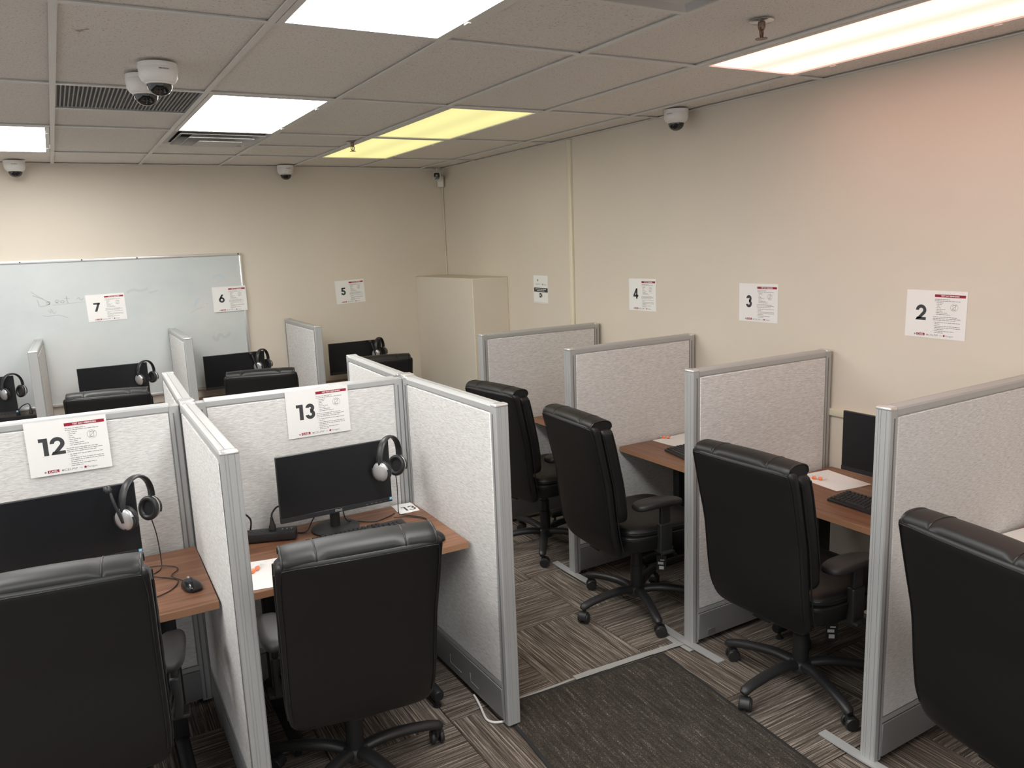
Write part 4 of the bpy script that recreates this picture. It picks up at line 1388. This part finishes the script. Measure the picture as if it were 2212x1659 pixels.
# ------------------------------------------------------------------ ceiling and wall devices
def make_dome():
    t = thing('dome_camera', 'x', 'security camera')
    bs = lathe('base', [(0.060, 0.0), (0.070, -0.002), (0.071, -0.016), (0.0705, -0.017), (0.0705, -0.019), (0.071, -0.020), (0.069, -0.050), (0.062, -0.066), (0.052, -0.074), (0.046, -0.075)], M_white, t, 40)
    lathe('dome', [(0.0465, -0.072), (0.046, -0.080), (0.0425, -0.094), (0.034, -0.107), (0.020, -0.116), (0.006, -0.119)], M_dome, t, 36, smooth=60)
    lathe('dome_ring', [(0.0455, -0.072), (0.0505, -0.073), (0.0505, -0.077), (0.0465, -0.079)], M_white, t, 36)
    link('brand_text', text_mesh('HIKVISION', 0.0052, M_ink, 0.02, 0.036), None, bs, (0.0, -0.0714, -0.030), (PI / 2, 0, 0))
    return t
DM = make_dome()
def place_dome(x, y, deg, label, first=[True]):
    c = DM if first[0] else copy_tree(DM)
    first[0] = False
    c.location = (x, y, H - 0.0002 if True else H)
    c.rotation_euler = (0, 0, R(deg))
    tag(c, label, 'security camera', 'white dome cameras on the ceiling')
place_dome(0.348, 0.700, 10, 'white dome camera on the ceiling, the lower hanging of the close pair')
place_dome(0.322, 0.930, 10, 'white dome camera tucked close behind another by the egg-crate grille')
place_dome(3.158, 0.925, -75, 'white dome camera on the ceiling edge above the right wall')
place_dome(-0.244, 4.225, 0, 'white dome camera at the back wall above the whiteboard')
place_dome(1.745, 4.295, 5, 'white dome camera at the back wall by the yellow lights')
t = thing('bullet_camera', 'small white camera with square black face in the room corner', 'security camera', (3.160, 4.255, 2.575), R(-30))
bm = bmesh.new()
add_loft(bm, [[Vector((a, y_, b)) for a, b in srect(w_, w_ * 1.08, 24, 4)] for w_, y_ in ((0.030, -0.030), (0.034, -0.026), (0.034, 0.03), (0.028, 0.045))])
link('body', mesh_of(bm, 40), M_white, t)
bm = bmesh.new()
add_loft(bm, [[Vector((a, y_, b)) for a, b in srect(w_, w_ * 1.08, 24, 4)] for w_, y_ in ((0.024, -0.0335), (0.029, -0.0325), (0.029, -0.028))])
fc = link('face', mesh_of(bm, 40), M_dome, t)
lathe('lens_ring', [(0.006, 0), (0.011, 0), (0.011, 0.001), (0.006, 0.001)], M_ink2, fc, 18, (0, -0.0335, 0.004), (PI / 2, 0, 0))
tube('bracket_arm', [(0, 0.02, 0.03), (0, 0.02, 0.070)], 0.008, M_chrome, t, 10)
lathe('bracket_plate', [(0.032, 0.0), (0.035, 0.003), (0.030, 0.012), (0.01, 0.014)], M_chrome, t, 24, (0, 0.02, 0.067))
t = thing('motion_sensor', 'cream motion sensor box high in the room corner', 'sensor', (3.244, 4.354, 2.535), R(-45))
box('case', (0, 0, 0), (0.060, 0.040, 0.105), M_trim, t, bevel=0.006, seg=2)
box('sensor_window', (0, -0.0205, -0.022), (0.042, 0.002, 0.042), M_white, t)
box('indicator', (0, -0.0205, 0.025), (0.008, 0.002, 0.006), M_red, t)
wire = tube('sensor_wire', [(3.266, 4.376, 2.48), (3.270, 4.380, 2.40), (3.271, 4.381, 2.0), (3.271, 4.381, 1.645)], 0.0045, M_trim, None, 6)
tag(wire, 'thin cream wire running down the room corner', 'wire')
def sprinkler(x, y, label):
    t = thing('sprinkler', label, 'sprinkler', (x, y, H), R(25))
    lathe('escutcheon', [(0.012, -0.006), (0.036, -0.005), (0.042, 0.0), (0.042, 0.002)], M_chrome, t, 28)
    lathe('body', [(0.013, 0.0), (0.013, -0.02), (0.010, -0.028)], M_brass, t, 16)
    bm = bmesh.new()
    for s in (-1, 1):
        add_tube(bm, [(s * 0.010, 0, -0.02), (s * 0.016, 0, -0.035), (s * 0.012, 0, -0.050), (0, 0, -0.056)], 0.003, 8)
    add_tube(bm, [(0, 0, -0.025), (0, 0, -0.053)], 0.0025, 8)
    link('frame_arms', mesh_of(bm, 60), M_brass, t)
    df = lathe('deflector', [(0.004, -0.055), (0.014, -0.056), (0.021, -0.057), (0.021, -0.059), (0.004, -0.060)], M_brass, t, 20)
sprinkler(2.147, -0.640, 'brass sprinkler head beside the pinkish ceiling light')
sprinkler(1.815, 2.735, 'sprinkler head beside the dim yellow ceiling lights')
